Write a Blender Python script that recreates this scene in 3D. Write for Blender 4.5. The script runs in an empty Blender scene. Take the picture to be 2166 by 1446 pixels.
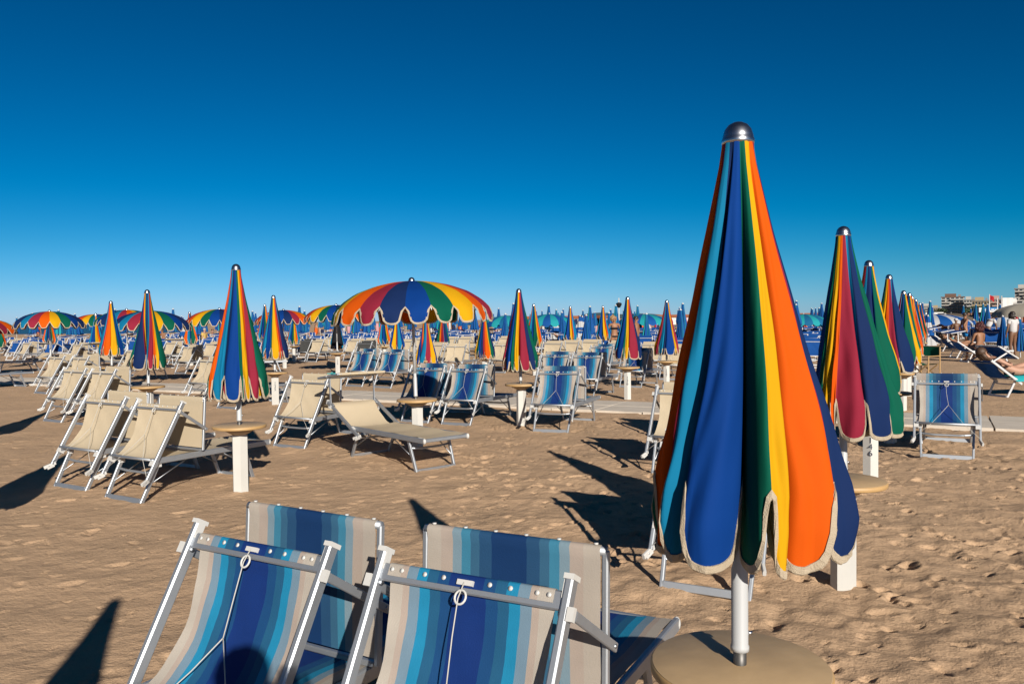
import bpy, bmesh, math, random
import numpy as np
from mathutils import Vector, Matrix
R = math.radians
PI = math.pi
random.seed(11)
SC = bpy.context.scene
COL = SC.collection

# ------------------------------------------------------------------ camera
F_PX = 1685.0
PITCH, ROLL = R(1.62), R(0.67)
EYE = Vector((0, 0, 1.65))
FWD = Vector((0, math.cos(PITCH), -math.sin(PITCH)))
_r0 = Vector((1, 0, 0)); _u0 = Vector((0, math.sin(PITCH), math.cos(PITCH)))
RGT = math.cos(ROLL) * _r0 - math.sin(ROLL) * _u0
UPV = math.sin(ROLL) * _r0 + math.cos(ROLL) * _u0
cam = bpy.data.cameras.new('camera'); cam.lens = 28.0; cam.sensor_width = 36.0
cam.clip_start = 0.02; cam.clip_end = 20000
cam_ob = bpy.data.objects.new('camera', cam); COL.objects.link(cam_ob)
M = Matrix((RGT, UPV, -FWD)).transposed().to_4x4(); M.translation = EYE
cam_ob.matrix_world = M
SC.camera = cam_ob

def ray(px, py):
    return FWD + RGT * ((px - 1083) / F_PX) - UPV * ((py - 723) / F_PX)
def gp(px, py, z=0.0):
    "point of the plane at height z seen at a photo pixel"
    v = ray(px, py); k = (z - EYE.z) / v.z
    return EYE + v * k
def atY(px, py, Y):
    v = ray(px, py); return EYE + v * (Y / v.y)

# ------------------------------------------------------------------ light
SH = Vector((-1.6, 5.1, -2.2)).normalized()          # travel direction of sunlight
sun = bpy.data.lights.new('sun', 'SUN'); sun.energy = 4.75; sun.angle = R(0.53); sun.color = (1.0, 0.93, 0.82)
sun_ob = bpy.data.objects.new('sun', sun); COL.objects.link(sun_ob)
sun_ob.rotation_euler = SH.to_track_quat('-Z', 'Y').to_euler(); sun_ob.location = (30, -60, 40)
W = bpy.data.worlds.new('World'); SC.world = W; W.use_nodes = True
nt = W.node_tree; nt.nodes.clear()
sky = nt.nodes.new('ShaderNodeTexSky'); sky.sky_type = 'NISHITA'; sky.sun_disc = False
sky.sun_elevation = R(22.4); sky.sun_rotation = math.atan2(1.6, -5.1)
sky.altitude = 300; sky.air_density = 0.75; sky.dust_density = 0.15; sky.ozone_density = 4.5
# polarised, saturated rendering of the clear sky: each channel of the sky gets its own response curve
EXPO = 0.75
sep = nt.nodes.new('ShaderNodeSeparateColor'); cmb = nt.nodes.new('ShaderNodeCombineColor'); nt.links.new(sky.outputs[0], sep.inputs[0])
def mth(op, a, v, clamp=False):
    n = nt.nodes.new('ShaderNodeMath'); n.operation = op; nt.links.new(a, n.inputs[0]); n.inputs[1].default_value = v; return n.outputs[0]
BGS = 0.10; K_ = 1.0 / (BGS * 2 ** EXPO)
r0_ = mth('MAXIMUM', mth('SUBTRACT', sep.outputs[0], 2.2), 0.02)
r_ = mth('MULTIPLY', mth('POWER', r0_, 1.6), 0.029 * K_)
g_o = mth('MULTIPLY', mth('POWER', sep.outputs[1], 1.42), 0.0270 * K_)
b_1 = mth('MULTIPLY', mth('POWER', sep.outputs[2], 1.40), 0.0300 * K_)
b_2 = nt.nodes.new('ShaderNodeMath'); b_2.operation = 'ADD'; nt.links.new(b_1, b_2.inputs[0]); nt.links.new(mth('MULTIPLY', mth('MAXIMUM', mth('SUBTRACT', sep.outputs[0], 3.4), 0.0), 0.048 * K_), b_2.inputs[1]); b_o = b_2.outputs[0]
for i, s in enumerate((r_, g_o, b_o)): nt.links.new(s, cmb.inputs[i])
bg = nt.nodes.new('ShaderNodeBackground'); bg.inputs[1].default_value = BGS
wo = nt.nodes.new('ShaderNodeOutputWorld')
nt.links.new(cmb.outputs[0], bg.inputs[0]); nt.links.new(bg.outputs[0], wo.inputs[0])
SC.view_settings.view_transform = 'Standard'; SC.view_settings.look = 'None'
SC.view_settings.exposure = EXPO; SC.view_settings.gamma = 1.0
SC.render.engine = 'CYCLES'

# ------------------------------------------------------------------ materials
def mat(name, col, rough=0.6, metal=0.0, var=0.0, vscale=8.0, bump=0.0, bscale=60.0, trans=0.0, spec=0.5, stretch=None):
    m = bpy.data.materials.new(name); m.use_nodes = True
    n = m.node_tree.nodes; L = m.node_tree.links
    if metal < 0.5: col = tuple(c * 0.74 for c in col)
    p = n['Principled BSDF']; out = n['Material Output']
    p.inputs['Base Color'].default_value = (*col, 1); p.inputs['Roughness'].default_value = rough
    p.inputs['Metallic'].default_value = metal; p.inputs['Specular IOR Level'].default_value = spec
    tc = n.new('ShaderNodeTexCoord'); src = tc.outputs['Object']
    if stretch:
        mp = n.new('ShaderNodeMapping'); mp.inputs['Scale'].default_value = stretch
        L.new(src, mp.inputs['Vector']); src = mp.outputs[0]
    csrc = None
    if var > 0:
        t = n.new('ShaderNodeTexNoise'); t.inputs['Scale'].default_value = vscale; t.inputs['Detail'].default_value = 4
        L.new(src, t.inputs['Vector'])
        mx = n.new('ShaderNodeMix'); mx.data_type = 'RGBA'
        mx.inputs['A'].default_value = (*[c * (1 - var) for c in col], 1)
        mx.inputs['B'].default_value = (*[min(1, c * (1 + var)) for c in col], 1)
        L.new(t.outputs['Fac'], mx.inputs['Factor']); L.new(mx.outputs['Result'], p.inputs['Base Color']); csrc = mx.outputs['Result']
    if bump > 0:
        t2 = n.new('ShaderNodeTexNoise'); t2.inputs['Scale'].default_value = bscale; t2.inputs['Detail'].default_value = 5
        L.new(src, t2.inputs['Vector'])
        b = n.new('ShaderNodeBump'); b.inputs['Strength'].default_value = bump; b.inputs['Distance'].default_value = 0.01
        L.new(t2.outputs['Fac'], b.inputs['Height']); L.new(b.outputs[0], p.inputs['Normal'])
    if trans > 0:
        tr = n.new('ShaderNodeBsdfTranslucent'); tr.inputs[0].default_value = (*col, 1)
        if csrc: L.new(csrc, tr.inputs[0])
        ms = n.new('ShaderNodeMixShader'); ms.inputs[0].default_value = trans
        L.new(p.outputs[0], ms.inputs[1]); L.new(tr.outputs[0], ms.inputs[2]); L.new(ms.outputs[0], out.inputs['Surface'])
    return m

FAB = {}
for k, c in dict(O=(0.60, 0.085, 0.003), C=(0.25, 0.018, 0.040), L=(0.005, 0.16, 0.31), N=(0.007, 0.022, 0.088),
                 B=(0.002, 0.038, 0.205), G=(0.002, 0.090, 0.055), Y=(0.60, 0.31, 0.005)).items():
    FAB[k] = mat('canvas_' + dict(O='orange', C='crimson', L='light_blue', N='navy', B='royal_blue', G='green', Y='yellow')[k],
                 c, 0.8, var=0.17, vscale=3.5, bump=0.12, bscale=16, trans=0.07, spec=0.08, stretch=(1, 1, 0.35))
m_bind = mat('binding_tape', (0.44, 0.36, 0.26), 0.9, var=0.12, vscale=60, bump=0.5, bscale=300)
m_chrome = mat('chrome', (0.48, 0.48, 0.50), 0.28, 1.0, var=0.12, vscale=30)
m_alu = mat('aluminium', (0.38, 0.40, 0.43), 0.55, 0.85, var=0.10, vscale=14, bump=0.03, bscale=90)
m_alud = mat('grey_aluminium', (0.32, 0.34, 0.37), 0.45, 1.0, var=0.12, vscale=14)
m_white = mat('white_plastic', (0.58, 0.57, 0.55), 0.45, var=0.06, vscale=40)
m_pole = mat('white_pole_paint', (0.46, 0.47, 0.48), 0.4, var=0.06, vscale=12)
m_stub = mat('dark_steel', (0.10, 0.095, 0.09), 0.5, 0.7, var=0.25, vscale=20)
m_post = mat('white_post_paint', (0.56, 0.545, 0.51), 0.6, var=0.07, vscale=7, bump=0.05, bscale=20)
m_table = mat('tan_table_laminate', (0.50, 0.345, 0.19), 0.55, var=0.24, vscale=7, bump=0.12, bscale=18, spec=0.3)
m_edge = mat('table_edge_wood', (0.47, 0.29, 0.12), 0.55, var=0.15, vscale=10)
m_ink = mat('dark_ink', (0.015, 0.03, 0.06), 0.7)
m_inkblue = mat('print_blue', (0.05, 0.06, 0.16), 0.8)
m_cord = mat('white_cord', (0.52, 0.50, 0.46), 0.8)
m_cream = mat('cream_mesh', (0.575, 0.475, 0.335), 0.85, var=0.13, vscale=60, bump=0.15, bscale=160, trans=0.10, spec=0.15, stretch=(1, 6, 0.4))
m_blue = mat('royal_blue_mesh', (0.005, 0.07, 0.29), 0.8, var=0.15, vscale=10, trans=0.08, spec=0.2)
m_whitemetal = mat('white_metal', (0.58, 0.58, 0.59), 0.4, var=0.05)

def striped(dull=False):
    m = bpy.data.materials.new('blue_striped_mesh'); m.use_nodes = True
    n = m.node_tree.nodes; L = m.node_tree.links; p = n['Principled BSDF']; out = n['Material Output']
    tc = n.new('ShaderNodeTexCoord'); sx = n.new('ShaderNodeSeparateXYZ'); L.new(tc.outputs['Object'], sx.inputs[0])
    ab = n.new('ShaderNodeMath'); ab.operation = 'ABSOLUTE'; L.new(sx.outputs['Y'], ab.inputs[0])
    dv = n.new('ShaderNodeMath'); dv.operation = 'DIVIDE'; L.new(ab.outputs[0], dv.inputs[0]); dv.inputs[1].default_value = 0.30
    rp = n.new('ShaderNodeValToRGB'); rp.color_ramp.interpolation = 'CONSTANT'
    st = [(0.0, (0.002, 0.028, 0.165)), (0.20, (0.006, 0.062, 0.19)), (0.34, (0.013, 0.10, 0.21)), (0.47, (0.011, 0.23, 0.42)),
          (0.60, (0.17, 0.265, 0.35)), (0.73, (0.43, 0.35, 0.30)), (0.81, (0.46, 0.41, 0.355))]
    if dull: st = [(0.0, (0.003, 0.034, 0.125)), (0.22, (0.016, 0.070, 0.165)), (0.38, (0.035, 0.120, 0.215)), (0.50, (0.045, 0.21, 0.33)), (0.62, (0.20, 0.29, 0.35)), (0.74, (0.42, 0.345, 0.295)), (0.9, (0.44, 0.385, 0.33))]
    e = rp.color_ramp.elements
    while len(e) < len(st): e.new(0.5)
    for el, (po, c) in zip(e, st): el.position = po; el.color = (*[x * 0.74 for x in c], 1)
    L.new(dv.outputs[0], rp.inputs[0])
    # woven dots that mix neighbouring threads
    wv = n.new('ShaderNodeTexChecker'); wv.inputs['Scale'].default_value = 420; L.new(tc.outputs['Object'], wv.inputs['Vector'])
    wv.inputs['Color1'].default_value = (1.12, 1.12, 1.12, 1); wv.inputs['Color2'].default_value = (0.86, 0.86, 0.86, 1)
    nz = n.new('ShaderNodeTexNoise'); nz.inputs['Scale'].default_value = 9; nz.inputs['Detail'].default_value = 5
    L.new(tc.outputs['Object'], nz.inputs['Vector'])
    mr = n.new('ShaderNodeMapRange'); mr.inputs['To Min'].default_value = 0.86; mr.inputs['To Max'].default_value = 1.12; L.new(nz.outputs['Fac'], mr.inputs[0])
    mx = n.new('ShaderNodeMix'); mx.data_type = 'RGBA'; mx.blend_type = 'MULTIPLY'; mx.inputs['Factor'].default_value = 1
    L.new(rp.outputs[0], mx.inputs['A']); L.new(wv.outputs[0], mx.inputs['B'])
    vm = n.new('ShaderNodeVectorMath'); vm.operation = 'SCALE'; L.new(mx.outputs['Result'], vm.inputs[0]); L.new(mr.outputs[0], vm.inputs['Scale'])
    L.new(vm.outputs[0], p.inputs['Base Color']); p.inputs['Roughness'].default_value = 0.75; p.inputs['Specular IOR Level'].default_value = 0.25
    bt = n.new('ShaderNodeTexNoise'); bt.inputs['Scale'].default_value = 220; L.new(tc.outputs['Object'], bt.inputs['Vector'])
    bp = n.new('ShaderNodeBump'); bp.inputs['Strength'].default_value = 0.2; bp.inputs['Distance'].default_value = 0.004
    L.new(bt.outputs['Fac'], bp.inputs['Height']); L.new(bp.outputs[0], p.inputs['Normal'])
    tr = n.new('ShaderNodeBsdfTranslucent'); L.new(vm.outputs[0], tr.inputs[0])
    ms = n.new('ShaderNodeMixShader'); ms.inputs[0].default_value = 0.10
    L.new(p.outputs[0], ms.inputs[1]); L.new(tr.outputs[0], ms.inputs[2]); L.new(ms.outputs[0], out.inputs['Surface'])
    return m
m_stripe = striped(); m_stripe2 = striped(True)

# ------------------------------------------------------------------ mesh builder
class MB:
    def __init__(s): s.v = []; s.f = []; s.mi = []; s.mats = []; s.sm = []
    def mid(s, m):
        if m not in s.mats: s.mats.append(m)
        return s.mats.index(m)
    def add(s, vs, fs, m, smooth=False):
        o = len(s.v); i = s.mid(m); s.v += [tuple(v) for v in vs]
        for f in fs: s.f.append([a + o for a in f]); s.mi.append(i); s.sm.append(smooth)
        return s
    def box(s, c, d, m, rot=None):
        c = Vector(c); vs = []
        for z in (-1, 1):
            for x, y in ((-1, -1), (1, -1), (1, 1), (-1, 1)):
                p = Vector((x * d[0] / 2, y * d[1] / 2, z * d[2] / 2))
                if rot: p = rot @ p
                vs.append(c + p)
        return s.add(vs, [(3, 2, 1, 0), (4, 5, 6, 7), (0, 1, 5, 4), (1, 2, 6, 5), (2, 3, 7, 6), (3, 0, 4, 7)], m)
    def bar(s, a, b, w, h, m, up=(0, 0, 1), bev=0.0):
        "rectangular profile from a to b: w across, h along up; chamfered corners"
        a = Vector(a); b = Vector(b); d = (b - a).normalized(); u = Vector(up); x = d.cross(u).normalized(); u = x.cross(d).normalized()
        bv = bev or min(w, h) * 0.22
        pr = []
        for sx, sy, o in ((1, 1, 0), (1, 1, 1), (-1, 1, 1), (-1, 1, 0), (-1, -1, 0), (-1, -1, 1), (1, -1, 1), (1, -1, 0)):
            px, py = w / 2, h / 2
            if o == 0: py -= bv
            else: px -= bv
            pr.append((sx * px, sy * py))
        vs = [a + x * p + u * q for p, q in pr] + [b + x * p + u * q for p, q in pr]
        n = len(pr)
        fs = [(i, (i + 1) % n, n + (i + 1) % n, n + i) for i in range(n)] + [tuple(range(n - 1, -1, -1)), tuple(range(n, 2 * n))]
        return s.add(vs, fs, m)
    def tube(s, pts, r, m, n=8, cap=True):
        pts = [Vector(p) for p in pts]; vs = []; fs = []
        prev = None
        for i, p in enumerate(pts):
            d = (pts[min(i + 1, len(pts) - 1)] - pts[max(i - 1, 0)]).normalized()
            ref = prev if prev is not None else (Vector((0, 0, 1)) if abs(d.z) < 0.9 else Vector((1, 0, 0)))
            x = (ref - d * ref.dot(d)).normalized(); prev = x; y = d.cross(x)
            rr = r[i] if isinstance(r, (list, tuple)) else r
            for k in range(n):
                a = 2 * PI * k / n; vs.append(p + x * (rr * math.cos(a)) + y * (rr * math.sin(a)))
        for i in range(len(pts) - 1):
            for k in range(n):
                fs.append((i * n + k, i * n + (k + 1) % n, (i + 1) * n + (k + 1) % n, (i + 1) * n + k))
        if cap: fs += [tuple(range(n - 1, -1, -1)), tuple(range((len(pts) - 1) * n, len(pts) * n))]
        return s.add(vs, fs, m, True)
    def lathe(s, prof, m, n=24, c=(0, 0, 0), smooth=True, ph=0.0, sq=(1, 1)):
        vs = []; fs = []
        for r, z in prof:
            for k in range(n):
                a = 2 * PI * k / n + ph; vs.append((c[0] + r * sq[0] * math.cos(a), c[1] + r * sq[1] * math.sin(a), c[2] + z))
        for i in range(len(prof) - 1):
            for k in range(n):
                fs.append((i * n + k, i * n + (k + 1) % n, (i + 1) * n + (k + 1) % n, (i + 1) * n + k))
        fs += [tuple(range(n - 1, -1, -1)), tuple(range((len(prof) - 1) * n, len(prof) * n))]
        return s.add(vs, fs, m, smooth)
    def grid(s, P, m, smooth=True, mfun=None):
        "P[i][j] points -> quads"
        o = len(s.v); ni = len(P); nj = len(P[0])
        for row in P: s.v += [tuple(p) for p in row]
        for i in range(ni - 1):
            for j in range(nj - 1):
                s.f.append([o + i * nj + j, o + (i + 1) * nj + j, o + (i + 1) * nj + j + 1, o + i * nj + j + 1])
                s.mi.append(s.mid(mfun(i, j) if mfun else m)); s.sm.append(smooth)
        return s
    def blob(s, c, r, m, nu=10, nv=7, lump=0.0, seed=0):
        rnd = random.Random(seed); vs = [(c[0], c[1], c[2] - r[2])]; fs = []
        for j in range(1, nv):
            b = -PI / 2 + PI * j / nv
            for i in range(nu):
                a = 2 * PI * i / nu; k = 1 + rnd.uniform(-lump, lump)
                vs.append((c[0] + r[0] * k * math.cos(a) * math.cos(b), c[1] + r[1] * k * math.sin(a) * math.cos(b), c[2] + r[2] * k * math.sin(b)))
        vs.append((c[0], c[1], c[2] + r[2])); T = len(vs) - 1
        for i in range(nu):
            fs.append((0, 1 + (i + 1) % nu, 1 + i)); fs.append((T, T - nu + i, T - nu + (i + 1) % nu))
        for j in range(nv - 2):
            for i in range(nu):
                a = 1 + j * nu; fs.append((a + i, a + (i + 1) % nu, a + nu + (i + 1) % nu, a + nu + i))
        return s.add(vs, fs, m, True)
    def mesh(s, name):
        me = bpy.data.meshes.new(name); me.from_pydata(s.v, [], s.f)
        for m in s.mats: me.materials.append(m)
        me.polygons.foreach_set('material_index', s.mi); me.polygons.foreach_set('use_smooth', s.sm); me.update()
        return me
    def build(s, name, parent=None):
        o = bpy.data.objects.new(name, s.mesh(name)); COL.objects.link(o)
        if parent: o.parent = parent
        return o

def tag(o, label=None, cat=None, group=None, kind=None):
    if label: o['label'] = label
    if cat: o['category'] = cat
    if group: o['group'] = group
    if kind: o['kind'] = kind
    return o
def empty(name, loc=(0, 0, 0), rz=0.0):
    o = bpy.data.objects.new(name, None); COL.objects.link(o); o.location = loc; o.rotation_euler = (0, 0, rz)
    o.empty_display_size = 0.2
    return o
KIDS = {}
def copy_tree(o, parent=None):
    c = o.copy(); COL.objects.link(c)
    if parent: c.parent = parent
    for ch in list(o.children): copy_tree(ch, c)
    return c
def smooth_noise(X, Y, seed):
    "value noise on arrays"
    rs = np.random.RandomState(seed); T = rs.rand(256, 256).astype(np.float32)
    xi = np.floor(X).astype(np.int64); yi = np.floor(Y).astype(np.int64); fx = X - xi; fy = Y - yi
    fx = fx * fx * (3 - 2 * fx); fy = fy * fy * (3 - 2 * fy)
    a = T[xi & 255, yi & 255]; b = T[(xi + 1) & 255, yi & 255]; c = T[xi & 255, (yi + 1) & 255]; d = T[(xi + 1) & 255, (yi + 1) & 255]
    return (a * (1 - fx) + b * fx) * (1 - fy) + (c * (1 - fx) + d * fx) * fy - 0.5
# ------------------------------------------------------------------ ground: one graded sheet, sea, hills, path
def axis(lo, hi, step, far_lo, far_hi, g):
    a = list(np.arange(lo, hi + 1e-6, step)); s = step; x = hi
    while x < far_hi: s *= g; x += s; a.append(x)
    s = step; x = lo; b = []
    while x > far_lo: s *= g; x -= s; b.append(x)
    return np.array(b[::-1] + a)
gx = axis(-5.2, 5.2, 0.0175, -9000, 9000, 1.022)
gy = axis(1.3, 8.5, 0.0175, -4000, 9000, 1.020)
GX, GY = np.meshgrid(gx, gy, indexing='ij')
rough = np.clip((GX + 2.5) / 4.0, 0, 1) * 0.75 + 0.4
rough = rough * (0.55 + 0.9 * np.clip(smooth_noise(GX * 0.9 + 5, GY * 0.9 + 9, 21) + 0.5, 0, 1))
Z = np.zeros_like(GX)
for sc, am, sd in ((0.5, 0.030, 1), (1.5, 0.024, 2), (3.7, 0.020, 3), (8.3, 0.019, 4), (19, 0.0085, 5)):
    fade = np.clip(1.6 - np.hypot(GX, GY) * sc / 60, 0, 1)
    ca, sa = math.cos(sd * 1.3), math.sin(sd * 1.3)
    n_ = smooth_noise((GX * ca - GY * sa) * sc + 37 * sd, (GX * sa + GY * ca) * sc * 1.25 + 91 * sd, sd)
    if sd >= 3: n_ = np.where(n_ > 0, n_, n_ * 1.25)
    Z += am * n_ * rough * fade
rs = np.random.RandomState(7)
def dents(n, xlo, xhi, ylo, yhi, dep, rad):
    for _ in range(n):
        cx, cy = rs.uniform(xlo, xhi), rs.uniform(ylo, yhi)
        a = rs.uniform(0, PI); r1 = rs.uniform(*rad); r2 = r1 * rs.uniform(0.38, 0.65); dp = rs.uniform(*dep)
        i0, i1 = np.searchsorted(gx, (cx - 2.4 * r1, cx + 2.4 * r1)); j0, j1 = np.searchsorted(gy, (cy - 2.4 * r1, cy + 2.4 * r1))
        if i1 - i0 < 3 or j1 - j0 < 3: continue
        dx = GX[i0:i1, j0:j1] - cx; dy = GY[i0:i1, j0:j1] - cy
        u = (dx * math.cos(a) + dy * math.sin(a)) / r1; v = (-dx * math.sin(a) + dy * math.cos(a)) / r2
        q = np.sqrt(u * u + v * v) + 0.7 * smooth_noise(dx * 17 + cx * 9, dy * 17 + cy * 7, 9)
        Z[i0:i1, j0:j1] += dp * (-np.exp(-(q / 0.72) ** 4) + 0.36 * np.exp(-((q - 1.15) / 0.26) ** 2))
dents(430, -0.6, 6.5, 2.2, 13, (0.012, 0.030), (0.06, 0.115))
dents(1700, -0.5, 6.5, 2.0, 13, (0.007, 0.02), (0.03, 0.075))
dents(240, -7, -0.4, 2.2, 13, (0.007, 0.015), (0.07, 0.13))
dents(1500, -7, 0, 2.2, 13, (0.004, 0.011), (0.025, 0.055))
dents(500, -9, 14, 9, 22, (0.012, 0.03), (0.10, 0.17))
Z -= 0.004
# the beach drops under the sea far off on the left
sd_ = np.minimum(-(GX + 0.40 * GY) / 1.08, GY - 150)
Z -= 2.5 * np.clip((sd_ + 6) / 25, 0, 1)
def sheet(name, GX, GY, Z, m):
    ni, nj = GX.shape; V = np.stack([GX, GY, Z], -1).reshape(-1, 3).astype(np.float32)
    idx = np.arange(ni * nj).reshape(ni, nj)
    Q = np.stack([idx[:-1, :-1], idx[1:, :-1], idx[1:, 1:], idx[:-1, 1:]], -1).reshape(-1, 4)
    me = bpy.data.meshes.new(name); me.vertices.add(len(V)); me.vertices.foreach_set('co', V.ravel())
    me.loops.add(Q.size); me.loops.foreach_set('vertex_index', Q.ravel().astype(np.int32))
    me.polygons.add(len(Q)); me.polygons.foreach_set('loop_start', np.arange(0, Q.size, 4, dtype=np.int32))
    me.update(calc_edges=True); me.polygons.foreach_set('use_smooth', np.ones(len(Q), bool))
    me.materials.append(m); o = bpy.data.objects.new(name, me); COL.objects.link(o); return o

def sand_mat():
    m = bpy.data.materials.new('sand'); m.use_nodes = True; n = m.node_tree.nodes; L = m.node_tree.links; p = n['Principled BSDF']
    tc = n.new('ShaderNodeTexCoord'); o = tc.outputs['Object']
    def noise(sc, det, ro=0.55):
        t = n.new('ShaderNodeTexNoise'); t.inputs['Scale'].default_value = sc; t.inputs['Detail'].default_value = det; t.inputs['Roughness'].default_value = ro
        L.new(o, t.inputs['Vector']); return t.outputs['Fac']
    r = n.new('ShaderNodeValToRGB'); e = r.color_ramp.elements
    e[0].position = 0.30; e[0].color = (0.37, 0.252, 0.160, 1); e[1].position = 0.72; e[1].color = (0.535, 0.355, 0.220, 1)
    L.new(noise(1.3, 8, 0.7), r.inputs[0])
    g = n.new('ShaderNodeValToRGB'); e = g.color_ramp.elements
    e[0].position = 0.34; e[0].color = (0.72, 0.72, 0.72, 1); e[1].position = 0.55; e[1].color = (1, 1, 1, 1)
    L.new(noise(330, 3), g.inputs[0])
    mx = n.new('ShaderNodeMix'); mx.data_type = 'RGBA'; mx.blend_type = 'MULTIPLY'; mx.inputs['Factor'].default_value = 1
    L.new(r.outputs[0], mx.inputs['A']); L.new(g.outputs[0], mx.inputs['B']); L.new(mx.outputs['Result'], p.inputs['Base Color'])
    p.inputs['Roughness'].default_value = 0.95; p.inputs['Specular IOR Level'].default_value = 0.1
    b1 = n.new('ShaderNodeBump'); b1.inputs['Strength'].default_value = 0.55; b1.inputs['Distance'].default_value = 0.012; L.new(noise(55, 6, 0.6), b1.inputs['Height'])
    b2 = n.new('ShaderNodeBump'); b2.inputs['Strength'].default_value = 0.5; b2.inputs['Distance'].default_value = 0.004; L.new(noise(300, 3), b2.inputs['Height'])
    b3 = n.new('ShaderNodeBump'); b3.inputs['Strength'].default_value = 0.55; b3.inputs['Distance'].default_value = 0.05; L.new(noise(7, 7, 0.62), b3.inputs['Height'])
    L.new(b3.outputs[0], b1.inputs['Normal']); L.new(b1.outputs[0], b2.inputs['Normal']); L.new(b2.outputs[0], p.inputs['Normal'])
    return m
g_ = sheet('sand_ground', GX, GY, Z, sand_mat()); tag(g_, kind='structure')
def ground_z(x, y):
    i = min(max(np.searchsorted(gx, x), 1), len(gx) - 1); j = min(max(np.searchsorted(gy, y), 1), len(gy) - 1)
    return float(Z[i, j])

m_sea = mat('sea_water', (0.016, 0.05, 0.055), 0.35, var=0.25, vscale=0.02, bump=0.6, bscale=0.6)
me = MB().add([(-9000, 140, -0.5), (2000, 140, -0.5), (2000, 15000, -0.5), (-9000, 15000, -0.5)], [(0, 1, 2, 3)], m_sea).build('sea')
tag(me, kind='structure')
# far wooded hills, the blue of distance haze painted into their base colour
m_hill = mat('wooded_hill_haze_blue', (0.045, 0.085, 0.10), 1.0, var=0.35, vscale=0.02)
hb = MB(); xs = np.linspace(-200, 2600, 260); P = []
for k, dy in enumerate((0, 60, 160, 320, 700, 1100)):
    row = []
    for i, x in enumerate(xs):
        e = 26 * math.exp(-((x - 430) / 110) ** 2) + 22 * math.exp(-((x - 640) / 130) ** 2) + 15 * math.exp(-((x - 1300) / 500) ** 2) + 9 * math.exp(-((x - 250) / 120) ** 2)
        e += 4 * float(smooth_noise(np.array([x * 0.011]), np.array([k * 0.7]), 3)[0]) + 2.5 * float(smooth_noise(np.array([x * 0.045]), np.array([k * 1.7]), 4)[0])
        e *= min(1, max(0, (x - 60) / 120))
        row.append((x, 3600 + dy, -3 + max(0, e + 2) * (0, 0.45, 0.8, 1, 0.8, 0)[k]))
    P.append(row)
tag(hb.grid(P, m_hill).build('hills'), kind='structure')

# concrete slab path, laid along the umbrella rows
Uv = Vector((0.47, 0.883, 0)); Vv = Vector((-0.883, 0.47, 0))
m_slab = mat('concrete_slab', (0.62, 0.54, 0.45), 0.9, var=0.22, vscale=3, bump=0.25, bscale=40)
m_slabd = mat('dark_joint', (0.20, 0.14, 0.09), 0.95)
pb = MB(); p0 = gp(1340, 864)
p0.z = 0
for i in range(-34, 16):
    for j in (0, 1):
        c = p0 + Vv * (-i * 0.86) * 1.0 + Uv * ((j - 0.5) * 0.80) 
        c = c + Vector((0, 0, 0.012 + random.uniform(-0.006, 0.006)))
        rot = Matrix.Rotation(math.atan2(Vv.y, Vv.x) + random.uniform(-.008, .008), 3, 'Z') @ Matrix.Rotation(random.uniform(-.006, .006), 3, 'X')
        pb.box(c, (0.835, 0.775, 0.06), m_slab, rot)
tag(pb.build('slab_path'), kind='structure')
# ------------------------------------------------------------------ umbrellas
SEQ = 'LNBGYOCLNBGYOCNBGYOC'
PW, CL = 0.314, 1.235            # panel width at the hem, canopy length (m)
def hermite(s, P, q):
    "periodic cubic through P at knots s (period 20), sampled at q"
    s = np.asarray(s, float); P = np.asarray(P, float)
    S = np.concatenate([s[-2:] - 20, s, s[:2] + 20]); A = np.concatenate([P[-2:], P, P[:2]])
    Tn = (A[2:] - A[:-2]) / (S[2:] - S[:-2])[:, None]; S1 = S[1:-1]; A1 = A[1:-1]
    q = (np.asarray(q) - s[0]) % 20 + s[0]
    i = np.clip(np.searchsorted(S1, q, side='right') - 1, 0, len(S1) - 2)
    h = S1[i + 1] - S1[i]; t = ((q - S1[i]) / h)[..., None]; h = h[..., None]
    return ((2 * t**3 - 3 * t**2 + 1) * A1[i] + (t**3 - 2 * t**2 + t) * h * Tn[i] + (-2 * t**3 + 3 * t**2) * A1[i + 1] + (t**3 - t**2) * h * Tn[i + 1])
def notch(s, w=0.135, dep=0.145):
    d = np.abs(s - np.round(s)); return dep / (1 + (d / w) ** 4) + 0.22 * dep * (1 - 2 * d) ** 2
def auto_arcs(seed, s0=-10, s1=10, a0=-180.0, a1=180.0):
    """ridges: the cloth hangs from every second seam; (seam, angle, left extent in panels, left end angle, right extent, right end angle)"""
    r = random.Random(seed); n = (s1 - s0) // 2; out = []
    w = [r.uniform(0.75, 1.25) for _ in range(n)]; w = [x / sum(w) * (a1 - a0) for x in w]; A = [a0 + sum(w[:i]) for i in range(n + 1)]
    spl = [r.choice((0.12, 0.2, 0.5, 0.8, 0.9)) for _ in range(n)]
    for i in range(n):
        l = 1 - spl[i - 1]; rr = spl[i]; wl = w[i - 1]
        out.append((s0 + 2 * i, A[i], 0.08 + 0.9 * l, A[i] - wl * l * 0.97, 0.08 + 0.9 * rr, A[i] + w[i] * rr * 1.04))
    return out
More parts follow.
